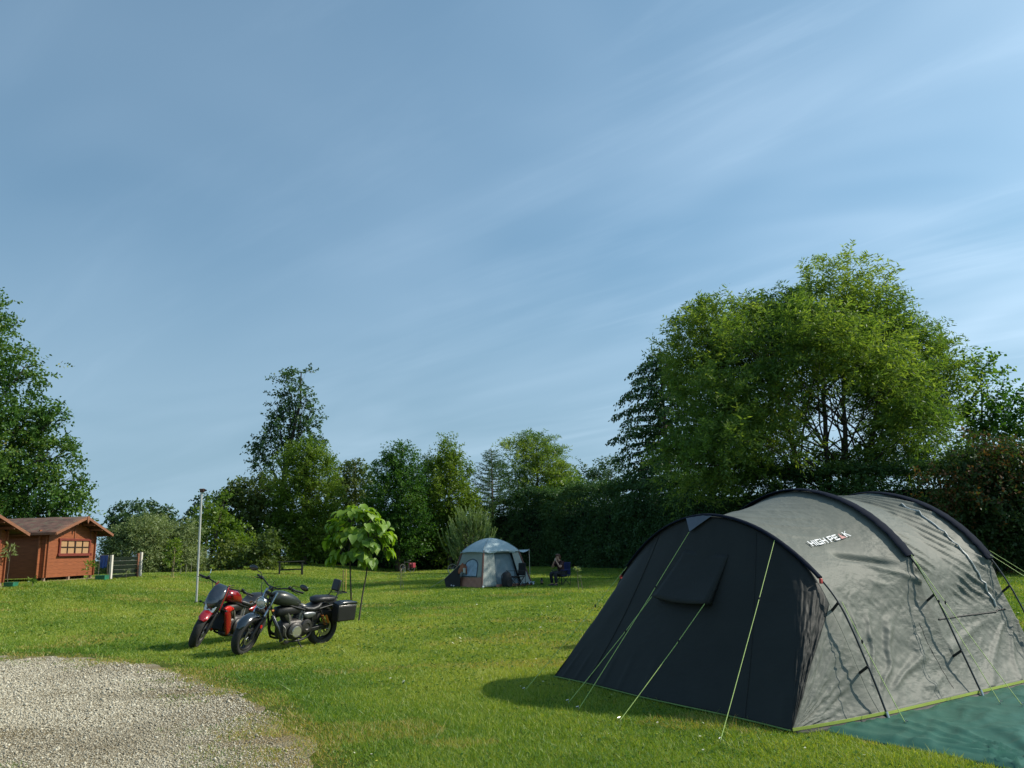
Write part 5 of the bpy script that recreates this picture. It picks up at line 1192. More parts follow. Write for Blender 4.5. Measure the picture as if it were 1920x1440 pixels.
def cabin(y0, y1, x0, z0, label):
    T = thing('wooden_cabin', label, 'cabin', (x0, y0, z0)); W = y1 - y0; D = 4.2; EH, RH = 1.97, 2.56
    # local: +x is the gable front, y across, x<0 behind
    bh = .145
    def boards(name, profile, axis):
        mb = MB(); n = int(round(max(z for _, z in profile) / bh))
        return mb
    def gable_half(y): return EH + (RH - EH) * (1 - abs(y - W / 2) / (W / 2))
    front = MB(); nb = int(RH / bh) + 1
    for k in range(nb):
        za, zb_ = .22 + k * bh, .22 + (k + 1) * bh - .006
        def span(z):
            if z <= EH: return 0, W
            f = (z - EH) / (RH - EH); return f * W / 2, W - f * W / 2
        if za >= RH - .02: break
        zb_ = min(zb_, RH - .01); a0, a1 = span(za); b0, b1 = span(zb_)
        front.add([(0, a0, za), (0, a1, za), (0, b1, zb_), (0, b0, zb_), (-.045, a0, za), (-.045, a1, za), (-.045, b1, zb_), (-.045, b0, zb_)], [(0, 1, 2, 3), (7, 6, 5, 4), (0, 4, 5, 1), (3, 2, 6, 7), (0, 3, 7, 4), (1, 5, 6, 2)])
    front.add([(-.03, 0, .22), (-.03, W, .22), (-.03, W, EH), (-.03, W / 2, RH - .02), (-.03, 0, EH)], [(0, 1, 2, 3, 4)])
    front.build('gable_wall', M_BOARD, T, smooth=False)
    for yy in (0, W):
        mb = MB()
        for k in range(int(round((EH - .22) / bh))):
            za = .22 + k * bh; mb.box((-D / 2 - .03, yy + (.024 if yy == 0 else -.024), za + bh / 2 - .003), (D - .06, .042, bh - .006))
        mb.add([(-.05, yy + (.03 if yy == 0 else -.03), .22), (-D, yy + (.03 if yy == 0 else -.03), .22), (-D, yy + (.03 if yy == 0 else -.03), EH), (-.05, yy + (.03 if yy == 0 else -.03), EH)], [(0, 1, 2, 3)])
        mb.build('side_wall', M_BOARD, T, smooth=False)
    MB().box((-D + .02, W / 2, 1.12), (.04, W - .1, 1.8)).build('back_wall', M_BOARD, T)
    # crossed log ends at the corners, standing proud
    for yy, o in ((0, -1), (W, 1)):
        MB().box((-.20, yy + o * .075, 1.14), (.055, .15, 1.86)).build('corner_boards', M_BOARD, T, bevel=.006)
        MB().box((.035, yy + o * -.11, 1.14) , (.075, .05, 1.86)).build('corner_boards', M_BOARD, T, bevel=.006)
    # plinth and bearers
    MB().box((-D / 2 + .02, W / 2, .045), (D + .18, W + .16, .09)).build('plinth', M_BASE, T, bevel=.01)
    for q in (.03, .5, .97): MB().box((-.06, .03 + (W - .06) * q, .155), (.10, .09, .13)).build('bearer', M_BASE, T)
    MB().box((-.4, W / 2, .155), (.03, W - .1, .125)).build('void_shade_sheet', M_STRAP, T)  # black sheet put in for the shade under the floor
    # roof with wide overhang to the front
    OV, SD = .56, .34; sl = (RH - EH) / (W / 2); th = .045
    for sg in (-1, 1):
        ye = W / 2 + sg * (W / 2 + SD); ze = EH - sl * SD
        y1_ = W / 2 + sg * .004; mb = MB(); P = []
        nx, ny = 14, 8; G = []
        for i in range(nx):
            x = OV - (OV + D + .2) * i / (nx - 1); row = []
            for j in range(ny):
                q = j / (ny - 1); row.append((x, y1_ * (1 - q) + ye * q, (RH + .075) * (1 - q) + (ze + .075) * q + .012 * math.sin(i * 2.1 + j)))
            G.append(row)
        R_ = mb.grid(np.array(G)[:, ::sg]).build('roof', M_ROOF, T, solid=.03)
        ln = math.hypot(ye - W / 2, RH - ze); an = math.atan2(ze - RH, ye - W / 2)
        MB().box((OV + .012, (y1_ + ye) / 2, (RH + ze) / 2 + .035), (.03, ln - .02, .105), Matrix.Rotation(an if sg > 0 else an + math.pi, 3, 'X')).build('barge_board', M_BEAM, R_)
        MB().box((-D / 2 + OV / 2, ye, ze + .035), (D + OV, .03, .07)).build('eaves_board', M_BEAM, R_)
        for q in (.33, .66):
            yy = W / 2 + sg * (W / 2) * q * 1.05; MB().box((OV / 2, yy, gable_half(min(max(yy, 0), W)) - .02), (OV - .04, .07, .10)).build('purlin', M_BEAM, R_)
    MB().box((OV / 2, W / 2, RH - .045), (OV - .06, .09, .14)).build('ridge_beam', M_BEAM, T)
    kp = MB().add([(OV + .035, W / 2 - .09, RH + .09), (OV + .035, W / 2 + .09, RH + .09), (OV + .035, W / 2 + .06, RH - .10), (OV + .035, W / 2, RH - .22), (OV + .035, W / 2 - .06, RH - .10)], [(0, 1, 2, 3, 4)])
    kp.build('ridge_finial', M_BEAM, T, smooth=False, solid=.03)
    for yy in (W * .53, W * .86): MB().box((.022, yy, 2.0 if yy < W * .7 else 1.86), (.02, .035, .9 if yy < W * .7 else .55)).build('drip_strip', M_BEAM, T)
    # window: frame, eight panes in two rows, blind behind
    wy, wz, ww, wh = W * .545, 1.40, W * .60, .60
    F = MB()
    for (c, s) in (((.035, wy, wz + wh / 2), (.07, ww + .16, .09)), ((.035, wy, wz - wh / 2), (.07, ww + .16, .09)), ((.035, wy - ww / 2, wz), (.068, .10, wh)), ((.035, wy + ww / 2, wz), (.068, .10, wh))): F.box(c, s)
    WF = F.build('window', M_WFRAME, T, smooth=False, bevel=.006)
    g = MB()
    for k in (1, 2, 3): g.box((.045, wy - ww / 2 + ww * k / 4, wz), (.03, .040 if k != 2 else .075, wh - .02))
    g.box((.043, wy, wz), (.028, ww - .04, .035)); g.build('glazing_bars', plain('dark glazing wood', (.035, .020, .016), .5), WF, smooth=False)
    MB().box((.018, wy, wz), (.012, ww - .02, wh - .02)).build('blind', M_BLIND, WF)
    MB().box((.075, wy, wz - wh / 2 - .05), (.09, ww + .24, .03)).build('window_sill', M_WFRAME, WF)
    MB().box((.025, W * .905, wz - .30), (.02, .07, .09)).build('socket_plate', M_WFRAME, T)
    return T
zc = float(ground_z(-18.5, 31.5)) - .02
CAB2 = cabin(31.0, 34.7, -18.55, zc - .03, 'red brown wooden cabin with an eight-paned window in its gable front')
CAB1 = cabin(25.3, 28.75, -18.60, zc - .10, 'red brown wooden cabin cut off by the left edge of the photo')

def planter(px, py, label, s=1.0):
    p = spot(px, py); T = thing('planter_box', label, 'planter', tuple(p))
    MB().box((0, 0, .10 * s), (.42 * s, .36 * s, .20 * s), None, 1.08).build('box', M_GREENP, T, bevel=.02)
    MB().box((0, 0, .205 * s), (.47 * s, .41 * s, .02)).build('rim', M_GREENP, T, bevel=.006)
    MB().box((0, 0, .19 * s), (.40 * s, .34 * s, .05 * s)).build('soil', plain('potting soil', (.03, .022, .016), .95, var=.4, vscale=20), T)
planter(20, 1101, 'small green plastic planter at the front corner of the left cabin', .8)
planter(191, 1088, 'low green plastic tub between the window cabin and the slatted fence', .95)

def small_plant(name, label, cat, p, h, style, leaf, seed, n=60, r=.2, L=.14, W=.05, stake=None, stem=None, low=.35, group=None):
    R = np.random.default_rng(seed); T = thing(name, label, cat, tuple(p), 0, group); mb = MB(); stp = limb_path((0, 0, -.03), (R.normal(0, .05), R.normal(0, .05), h * .95), R, .08, 8); mb.tube(stp, np.linspace(stem or .012, .004, 8), 6); P = []; D = []; 
    for k in range(n):
        q = low + (1 - low) * R.random() ** .8; i = q * 7; b = np.array([np.interp(i, range(8), stp[:, c]) for c in range(3)]); a = R.uniform(0, 6.28); d = np.array([math.cos(a), math.sin(a), R.uniform(.1, .9)]); d /= np.linalg.norm(d)
        P.append(b + d * r * R.uniform(.05, .7) * (1.25 - q * .7)); D.append(d)
    S = dict(per=4, twig=r * .5, len=L, wid=W, up=0, droop=.3, hang=.3, along=.7, sidew=.6, flat=.6, jit=.01)
    V, tint = leaves_on_twigs(np.array(P), np.array(D), S, R, R.uniform(.3, .9, n)); np_mesh('foliage', V.reshape(-1, 3), np.arange(len(V) * 4).reshape(-1, 4), LEAF[leaf], T, {'tint': np.repeat(tint, 4)})
    mb.build('stem', M_BARKP, T)
    if stake:
        MB().tube([(stake[0], stake[1], -.05), (stake[0] + .01, stake[1], stake[2])], .016, 8).build('stake', plain('split wood stake', (.34, .27, .15), .8, var=.2), T)
    return T
small_plant('sapling', 'thin young sapling in front of the cabin window wall', 'sapling', spot(163, 1092), .85, 0, 'yellow', 3, 26, .22, .13, .05, low=.45)
small_plant('climbing_plant', 'pale leafy plant in the dark gap between the two cabins', 'plant', spot(34, 1101) + Vector((-.45, .1, 0)), 1.55, 0, 'silver', 4, 24, .26, .17, .05, low=.6)
small_plant('weed', 'small leafy weed at the dark foot of the cabin side wall', 'weed', spot(62, 1100), .30, 0, 'green', 5, 14, .16, .14, .04)
small_plant('staked_sapling', 'yellow green sapling tied to a tall stake before the silvery bushes', 'sapling', spot(320, 1084), 1.75, 0, 'yellow', 6, 130, .42, .15, .06, stake=(.12, -.05, 1.45), low=.15)
small_plant('weed', 'pale seedling in front of the dark slatted fence', 'weed', spot(236, 1086), .38, 0, 'silver', 7, 14, .14, .12, .03)
for k, (px, py, h) in enumerate(((338, 1078, .55), (348, 1077, .5), (358, 1076, .6))):
    p = spot(px, py); o = MB().tube([(0, 0, -.05), (.01, 0, h)], .014, 6).build('garden_stake', plain('grey stake', (.25, .24, .16), .8), None, tuple(p)); tag(o, 'short thin grey stake in the grass edge before the silvery bushes', 'stake', 'short stakes before the bushes')

def fence():
    a, b = spot(205, 1087), spot(261, 1082.5); T = thing('slatted_fence', 'short dark slatted fence panel between two white posts', 'fence', tuple(a)); d = (b - a); L = Vector((d.x, d.y, 0)).length; ang = math.atan2(d.y, d.x); R = Matrix.Rotation(ang, 3, 'Z'); H = 1.02
    def bx(name, x0, x1, y, z0, z1, t, m, par=None): 
        return MB().box(R @ Vector(((x0 + x1) / 2, y, (z0 + z1) / 2)) + Vector((0, 0, d.z * ((x0 + x1) / 2) / L)), (x1 - x0, t, z1 - z0), R).build(name, m, par or T, bevel=.006)
    wm = plain('white post paint', (.62, .58, .50), .7, var=.12, vscale=5)
    bx('post', -.05, .06, -.03, -.1, H, .10, wm); bx('post', L - .06, L + .05, -.03, -.1, H + .08, .10, wm); bx('brown_post', L - .19, L - .08, .04, -.1, H + .04, .09, M_BEAM)
    dk = plain('dark green slat', (.011, .018, .012), .85, var=.3, vscale=8, spec=.08)
    for k in range(5): bx('slat', .07, L - .10, .02, .06 + k * .185, .06 + k * .185 + .125, .022, dk)
    for k in range(4): bx('rail', .07, L - .10, .055, .190 + k * .185 + .006, .190 + k * .185 + .020, .02, plain('grey rail', (.16, .17, .15), .8))
fence()
def blue_cloth():
    p = spot(192, 1087); G = []
    for i in range(14):
        t = i / 13; row = []
        for j in range(12):
            q = j / 11 - .5; w = .34 - .10 * t; row.append((q * w, .04 * math.sin(q * 14) * t, 1.0 - .42 * t - .10 * t * abs(q) * 2 + .10 * (abs(q) < .2) * -t))
        G.append(row)
    T = thing('blue_towel', 'blue cloth hanging between the window cabin and the slatted fence', 'cloth', tuple(p))
    MB().grid(np.array(G)).build('cloth', plain('blue cloth', (.05, .10, .32), .8, var=.2), T, solid=.015)
    for s in (-1, 1): MB().tube([(s * .19, .0, 0), (s * .18, .0, 1.02)], .012, 8).build('drying_rod', M_STEEL, T)
    MB().tube([(-.19, 0, 1.01), (.19, 0, 1.01)], .010, 8).build('drying_rail', M_STEEL, T)
blue_cloth()
def pole():
    p = spot(368, 1131); T = thing('metal_pole', 'tall thin pale metal pole with a bracket on top, standing on the lawn', 'pole', tuple(p))
    top = far_point(378, 922, p.y) - np.array(p)
    k = MB().tube([(0, 0, -.1), (0, 0, top[2] * .5), (0.0, 0, top[2])], .036, 14).build('shaft', plain('galvanised pole', (.50, .50, .47), .45, .5, var=.15, vscale=4), T)
    tp = Vector((0, 0, top[2])); br = MB().box(tp + Vector((.02, 0, .04)), (.14, .10, .12)).build('bracket', plain('rusty bracket', (.10, .045, .03), .7, var=.3), T, bevel=.01)
    MB().tube([tp + Vector((.05, 0, .08)), tp + Vector((.16, 0, .03))], .03, 8).build('bracket_arm', M_BLKM, br); MB().lathe([(0, 0), (.08, 0), (.07, .05), (.05, .06)], 16, Matrix.Translation((0, 0, -.01))).build('foot_collar', M_BLKM, T)
    tl = (Vector(top) - Vector((0, 0, top[2]))); T.rotation_euler = (0, math.atan2(tl.x, top[2]), 0)
pole()
# ================================================================== young trees on the lawn
def catalpa():
    R = np.random.default_rng(60); p = spot(672, 1166); T = thing('catalpa_tree', 'young tree with big heart-shaped leaves and two thin stems behind the black motorcycle', 'tree', tuple(p)); pn = np.array(p)
    def at(px, py, dy=0): return np.array(far_point(px, py, p.y + dy)) - pn
    foot2 = np.array(spot(660, 1160)) - pn
    st = MB(); st.tube(spline([tuple(foot2 + np.array([0, 0, -.05])), tuple(at(658, 1110)), tuple(at(656, 1040)), tuple(at(656, 985)), tuple(at(668, 950))], 24), np.linspace(.024, .012, 24), 8); st.build('stem', M_BARK, T)
    s2 = MB(); s2.tube(spline([(0, 0, -.05), tuple(at(679, 1120)), tuple(at(688, 1070)), tuple(at(692, 1030)), tuple(at(690, 985))], 24), np.linspace(.022, .010, 24), 8); s2.build('stem', M_BARK, T)
    br = MB(); V = []; F = []; tint = []
    outline = [(0, 0), (-.22, -.08), (-.42, .05), (-.50, .30), (-.42, .55), (-.22, .82), (0, 1.08), (.22, .82), (.42, .55), (.50, .30), (.42, .05), (.22, -.08)]
    def leaf(base, d, up, s, tn):
        d = d / np.linalg.norm(d); sx = np.cross(d, up); sx /= np.linalg.norm(sx); n = np.cross(sx, d); k = len(V)
        fold = R.uniform(.12, .40); curl = R.uniform(.15, .5)
        mids = [(0, 0), (0, .35), (0, .7), (0, 1.08)]
        def pt(x, y): return base + s * (sx * x * (1 - .1 * fold) + d * (y - .12 * curl * y * y) + n * (abs(x) * fold - curl * .45 * y * y + .04 * math.sin(y * 9 + x * 7)))
        for x, y in mids: V.append(pt(x, y))
        Lr = [(-.22, -.08), (-.42, .05), (-.50, .30), (-.42, .55), (-.22, .82)]
        for x, y in Lr: V.append(pt(x, y))
        for x, y in Lr: V.append(pt(-x, y))
        for o, f in ((4, 0), (9, 1)):
            tri = [(0, o, o + 1), (0, o + 1, 1), (1, o + 1, o + 2), (1, o + 2, o + 3), (1, o + 3, 2), (2, o + 3, o + 4), (2, o + 4, 3)]
            for t in tri: F.append(tuple(k + i for i in (t if f else t[::-1])))
        tint.extend([tn] * 14)
    c0 = at(675, 1012); m = (p.y) / FOC
    # crown outline in the photo 612..742 x 938..1062, dome shaped, hollow to the lower right
    blobs = [(662, 962, 30, 22, .9), (640, 985, 28, 26, 1), (690, 965, 24, 18, .8), (705, 990, 30, 26, 1), (720, 1010, 22, 26, .9), (630, 1015, 22, 24, .9), (660, 1005, 36, 30, 1), (690, 1020, 30, 24, .9), (645, 1042, 22, 16, .6), (625, 1050, 12, 10, .2), (688, 1052, 18, 14, .55), (728, 1035, 12, 12, .35), (672, 1035, 24, 18, .6)]
    for bx, by, rx, ry, wgt in blobs:
        n = int(50 * wgt)
        c = at(bx, by, R.uniform(-.25, .25)); rr = np.array([rx * m, (rx + ry) * .5 * m + .12, ry * m])
        hub = at(660, 985) if bx < 678 else at(690, 1000)
        for _ in range(n):
            d = nrm(R.normal(0, 1, 3)); d[2] = abs(d[2]) * .9 - .2; b = c + d * rr * R.uniform(.45, 1.0)
            o = b - c0; o[2] *= .3; hang = nrm(nrm(o + 1e-6) * R.uniform(.3, .8) + np.array([0, 0, -R.uniform(.35, 1.2)]) + R.normal(0, .25, 3))
            upv = nrm(np.array([0, 0, 1.0]) + nrm(o + 1e-6) * .9 + R.normal(0, .3, 3))
            leaf(b, hang, upv, R.uniform(.13, .245), float(np.clip(R.normal(.55, .2), 0, 1)))
        for _ in range(4): br.tube(limb_path(hub + np.array([0, 0, R.uniform(-.3, .2)]), c + nrm(R.normal(0, 1, 3)) * rr * .6, R, .12, 6), np.linspace(.010, .004, 6), 5)
    br.build('branch_mass', M_BARK, T)
    mt = leafy('catalpa leaves', [(0, (.075, .16, .016)), (.5, (.19, .32, .03)), (1, (.30, .42, .06))], trans=.45, gloss=.03, grough=.5, tcol=(1.25, 1.3, .4))
    np_mesh('crown', np.array(V), np.array(F), mt, T, {'tint': np.array(tint)}, smooth=True)
catalpa()
def yellow_stakes():
    for k, (px, h, lb) in enumerate(((648, .95, 'yellow wooden stake in the lawn, the brighter of two behind the backrest'), (643, .92, 'brown wooden stake beside the yellow one behind the motorcycle backrest'))):
        p = spot(px, 1111); o = MB().tube([(0, 0, -.05), (.0, 0, h)], .022, 6).build('garden_stake', plain('yellow stake' if k == 0 else 'brown stake', (.50, .36, .08) if k == 0 else (.20, .15, .06), .8, var=.2), None, tuple(p)); tag(o, lb, 'stake')
yellow_stakes()
def pine():
    R = np.random.default_rng(61); y = 41.0; b = far_point(882, 1000, y); base = np.array([b[0], b[1], float(ground_z(b[0], b[1]))]); T = thing('pine_sapling', 'bright young pine with upright candle shoots behind the small blue tent', 'tree', tuple(base)); H = 3.55; P = []; D = []; tb = []; P2 = []; D2 = []; tb2 = []; mb = MB(); mb.tube([(0, 0, -.1), (0, .02, H * .9)], [.06, .02], 8)
    def shoot(p, d, L, tn):
        n = int(max(6, L / .028))
        for q in np.linspace(0, 1, n): P2.append(p + d * L * q); D2.append(d); tb2.append(tn)
    for k in range(120):
        h = .25 + (H - .9) * (k / 120) ** .95; L = np.interp(h, [0, .8, 1.6, 2.4, 3.0], [1.35, 1.3, 1.05, .65, .28]) * R.uniform(.65, 1.15); a = k * 2.4 + R.uniform(-.4, .4); d = np.array([math.cos(a), math.sin(a), 0]); t = np.linspace(0, 1, 8)
        br = np.array([0, 0, h]) + d * (L * t)[:, None]; br[:, 2] += L * (.18 * t + .55 * t ** 2.2)
        mb.tube(br, np.linspace(.02, .008, 8), 5, caps=False)
        for q in np.arange(.45, 1, .035 / max(L, .3)):
            i = q * 7; pp = np.array([np.interp(i, range(8), br[:, c]) for c in range(3)]); P.append(pp); D.append(nrm(br[min(int(i) + 1, 7)] - br[int(i)] + 1e-6)); tb.append(.25 + .2 * q)
        tip = br[-1]; shoot(tip, nrm(d * .32 + np.array([0, 0, 1.0]) + R.normal(0, .1, 3)), R.uniform(.42, .80), R.uniform(.75, 1))
        for _ in range(2):
            q = R.uniform(.45, .95); i = q * 7; pp = np.array([np.interp(i, range(8), br[:, c]) for c in range(3)]); shoot(pp, nrm(d * .45 + np.array([0, 0, 1]) + R.normal(0, .22, 3)), R.uniform(.2, .42), R.uniform(.5, .9))
    shoot(np.array([0, 0, H * .85]), np.array([0, .02, 1.0]), .75, 1)
    S = dict(per=7, twig=.02, len=.10, wid=.018, up=0, droop=0, along=.85, sidew=.6, hang=-.1, flat=0, jit=.006, tvar=.08)
    V, tint = leaves_on_twigs(np.array(P), np.array(D), S, R, np.array(tb)); S2 = dict(S); S2.update(len=.055, wid=.016, per=14, along=.75, sidew=.75); Vb, tb_ = leaves_on_twigs(np.array(P2), np.array(D2), S2, R, np.array(tb2)); V = np.concatenate([V, Vb]); tint = np.concatenate([tint, tb_]); mt = leafy('pine needles', [(0, (.05, .10, .03)), (.4, (.11, .19, .045)), (1, (.28, .36, .14))], trans=.35, gloss=.06)
    np_mesh('crown', V.reshape(-1, 3), np.arange(len(V) * 4).reshape(-1, 4), mt, T, {'tint': np.repeat(tint, 4)}); mb.build('trunk', M_BARK, T)
pine()
small_plant('sapling', 'thin sapling tied to a dark stake, between the young tree and the small tent', 'sapling', spot(757, 1104), .75, 0, 'silver', 8, 16, .2, .12, .03, stake=(-.12, -.02, .85))
small_plant('white_flower', 'pale flowering stalk at the edge of the shade right of the seated person', 'plant', spot(1086, 1106), .85, 0, 'silver', 9, 22, .12, .10, .05, stem=.018, low=.82)
small_plant('white_flower', 'short pale stalk beside the taller flowering one, right of the seated person', 'plant', spot(1092, 1106), .55, 0, 'silver', 10, 8, .08, .07, .03, stem=.016, low=.8)

# ================================================================== small tent
def small_tent():
    p = spot(903, 1104); T = thing('cabin_tent', 'small pale blue and terracotta cabin tent with an open door and a side awning', 'tent', tuple(p)); o = np.array(p)
    ex = nrm(np.array([.80, .60, 0.0])); ey = nrm(np.array([-.60, .80, 0.0])); W, Dp, EZ, TZ, ins = 2.55, 2.35, 1.47, 1.98, .40
    def P(x, y, z): return ex * x + ey * y + np.array([0, 0, z])
    bl = plain('pale blue tent cloth', (.25, .29, .275), .65, var=.10, vscale=3, bump=.35, bscale=5); rf = plain('light blue roof cloth', (.33, .42, .45), .6, var=.06, bump=.25, bscale=5); tc = plain('terracotta cloth', (.36, .17, .11), .7, var=.12, bump=.4, bscale=5); br = plain('brown webbing', (.14, .065, .050), .7); inn = plain('inner tent mesh', (.15, .21, .24), .8, var=.12, vscale=4, bump=.3, bscale=6); wn = plain('window film', (.28, .38, .50), .2, var=.25, vscale=4, spec=.8)
    cor = [(0, 0), (W, 0), (W, Dp), (0, Dp)]; top = [(ins, ins), (W - ins, ins), (W - ins, Dp - ins), (ins, Dp - ins)]
    def face(k, s, t, off=0.0):
        a, b = np.array(cor[k]), np.array(cor[(k + 1) % 4]); c, d = np.array(top[k]), np.array(top[(k + 1) % 4]); n = [(0, -1), (1, 0), (0, 1), (-1, 0)][k]
        lo = a + (b - a) * s; hi = c + (d - c) * s; q = lo + (hi - lo) * t + np.array(n) * (off - .05 * math.sin(math.pi * t) * math.sin(math.pi * s)); return P(q[0], q[1], .03 + (EZ - .03) * t)
    def panel(name, k, s0, s1, t0, t1, m, off=0.0, par=None, n=14, wav=0.0):
        G = [[face(k, s0 + (s1 - s0) * i / n, t0 + (t1 - t0) * j / n, off + wav * math.sin(i * 1.9 + j * .6)) for i in range(n + 1)] for j in range(n + 1)]
        return MB().grid(np.array(G)).build(name, m, par or T, solid=.006, angle=180)
    # walls: k=0 front (door), k=3 left (window)
    panel('left_wall', 3, 0, 1, .27, 1, bl); panel('valance', 3, 0, 1, 0, .275, tc, .004, wav=.012)
    panel('back_wall', 2, 0, 1, 0, 1, bl); panel('right_wall', 1, 0, 1, 0, 1, bl)
    panel('door_panel', 0, 0, .30, 0.02, 1, bl, .0, wav=.006); panel('door_panel', 0, .80, 1, 0.02, 1, bl, .0, wav=.006); panel('door_lintel', 0, .30, .80, .93, 1, bl)
    panel('inner_tent', 0, .28, .82, .02, .95, inn, -.16, wav=.012); panel('valance', 0, .28, 1, 0.0, .07, tc, .012, wav=.01)
    # window with an arched top on the left wall (s runs back to front)
    arc = [(.30, .30), (.80, .30)] + [(.55 + .25 * math.cos(a), .60 + .17 * math.sin(a)) for a in np.linspace(0, math.pi, 14)]
    fr = MB().add([face(3, s, t, .014) for s, t in arc], [tuple(range(len(arc)))]).build('window', wn, T, smooth=False, solid=.004)
    MB().tube([face(3, s, t, .018) for s, t in arc], .020, 6, closed=True).build('window_rim', plain('dark blue piping', (.05, .075, .10), .6), fr)
    # corner webbing
    for k in (0, 1, 3): MB().tube([face(k, 0, t, .012) for t in np.linspace(0, 1, 10)], .040, 6).build('corner_strap', br, T)
    # roof dome with a small eave
    G = []; nr = 40; lv = 12
    for j in range(lv + 1):
        t = j / lv; row = []
        for i in range(nr + 1):
            a = 4 * i / nr; k = int(a) % 4; s = a - int(a); c, d = np.array(top[k]), np.array(top[(k + 1) % 4]); e = c + (d - c) * s; ctr = np.array([W / 2, Dp / 2]); f = 1.09 * (1 - t); q = ctr + (e - ctr) * f
            bulge = math.sin(math.pi * s) * .06 * (1 - t); row.append(P(q[0] + (q - ctr)[0] * bulge, q[1] + (q - ctr)[1] * bulge, EZ - .07 + (TZ - EZ + .07) * (1 - (1 - t) ** 1.9) + (.03 * math.sin(math.pi * s) if j == 0 else 0)))
        G.append(row)
    MB().grid(np.array(G)).build('roof', rf, T, solid=.006, angle=60)
    for k in range(4):
        MB().tube([np.array(G[j][int(nr * k / 4)]) + np.array([0, 0, .006]) for j in range(lv + 1)], .010, 6).build('roof_seam', plain('roof seam', (.28, .36, .39), .6), T)
    # rolled door above the opening, awning on the right side with one pole
    MB().tube([face(0, s, .965 - .02 * math.sin(s * 9), .05) for s in np.linspace(.06, .86, 16)], [.03 + .02 * abs(math.sin(i * 1.1)) for i in range(16)], 8).build('rolled_door', rf, T)
    a0, a1 = P(W - ins + .0, ins + .05, EZ - .02), P(W - ins, Dp - ins - .05, EZ - .02); pl = np.array(spot(994, 1089)) - o; tp = pl + np.array([0, 0, (1089 - 1031) / 40.5]); tp2 = tp + ey * .9
    AG = []
    for i in range(13):
        q = i / 12; row = []
        for j in range(9):
            r = j / 8; e = (a0 * (1 - r) + a1 * r) * (1 - q) + (tp * (1 - r) + tp2 * r) * q; row.append(e + np.array([0, 0, -.10 * math.sin(math.pi * q) * (1 - .3 * r)]))
        AG.append(row)
    MB().grid(np.array(AG)).build('awning', rf, T, solid=.008, angle=180)
    for q in (tp, tp2):
        MB().tube([(q[0], q[1], float(ground_z(q[0] + o[0], q[1] + o[1])) - o[2]), tuple(q + np.array([0, 0, .04]))], .014, 8).build('awning_pole', M_STEEL, T)
    for s, t in ((0, .0), (1, 0)):
        c = face(0, s, .03, .10); MB().ball(tuple(c), (.045, .045, .045), 10, 8).build('corner_knob', plain('white knob', (.75, .75, .73), .5), T)
    for k, (s, sx) in enumerate(((0, -.6), (0, -.3))):
        c = face(3, .0 if k else 1.0, .6, .01)
    # clear floor sheet spilling out at the right front corner
    MB().grid(np.array([[P(1.85 + .75 * i / 8, -.12 + .32 * j / 6, .03 + .16 * abs(math.sin(i * 1.3 + j * 2.1)) * (1 - j / 7)) for i in range(9)] for j in range(7)])).build('floor_sheet', plain('pale crumpled sheet', (.30, .38, .42), .35, var=.3, vscale=6), T, solid=.006, angle=60)
    return T, o, ex, ey, face
ST_, STO, SEX, SEY, SFACE = small_tent()

def camp_chair(name, label, loc, rz, cloth, pad=True, folded=False):
    T = thing(name, label, 'chair', tuple(loc), rz); w, d, sh = .56, .46, .42
    fr = M_BLKM; tb = lambda n, a, b: MB().tube([a, b], .011, 8).build(n, fr, T)
    for s in (-1, 1):
        y = s * w / 2
        tb('leg', (d / 2, y, 0), (-d / 2 + .04, y * .94, sh - .02)); tb('leg', (-d / 2, y, 0), (d / 2 - .02, y * .94, sh))
        tb('back_post', (-d / 2, y, 0), (-d / 2 - .06, y, .92)); tb('arm_post', (d / 2, y, 0), (d / 2, y, .62))
        MB().box((0, y, .635), (d + .06, .06, .018)).build('armrest', cloth, T, bevel=.006)
    tb('cross_leg', (d / 2, -w / 2, .02), (d / 2, w / 2, sh)); tb('cross_leg', (d / 2, w / 2, .02), (d / 2, -w / 2, sh)); tb('cross_leg', (-d / 2, -w / 2, .02), (-d / 2, w / 2, sh)); tb('cross_leg', (-d / 2, w / 2, .02), (-d / 2, -w / 2, sh))
    G = [[(d / 2 - d * i / 10, -w / 2 + w * j / 10, sh - .06 * math.sin(math.pi * j / 10) * math.sin(math.pi * (.2 + .6 * i / 10)) + .0) for j in range(11)] for i in range(11)]
    MB().grid(np.array(G)).build('seat', cloth, T, solid=.012, angle=180)
    G = [[(-d / 2 - .06 * (i / 10) - .06 * math.sin(math.pi * j / 10) * (.4 + .6 * math.sin(math.pi * i / 10)) - .01, -w / 2 + w * j / 10, sh + .02 + .50 * i / 10) for j in range(11)] for i in range(11)]
    MB().grid(np.array(G)).build('back_cloth', cloth, T, solid=.012, angle=180)
    return T
M_BLUEC = plain('navy blue chair cloth', (.018, .030, .13), .75, var=.2, bump=.2, bscale=60); M_BLKC = plain('black chair cloth', (.014, .015, .016), .8, var=.25)
pp = spot(1043, 1099); face_dir = math.atan2(-.62, -.78)
cpos = Vector((pp.x, pp.y, pp.z)) - Vector((math.cos(face_dir), math.sin(face_dir), 0)) * .30
camp_chair('camping_chair', 'navy blue folding camping chair the person sits on', cpos, face_dir, M_BLUEC)
q_ = STO + SEX * 1.52 + SEY * -.30; camp_chair('camping_chair', 'black folding camping chair standing in the door of the small blue tent', (q_[0], q_[1], q_[2]), rad(-150), M_BLKC)

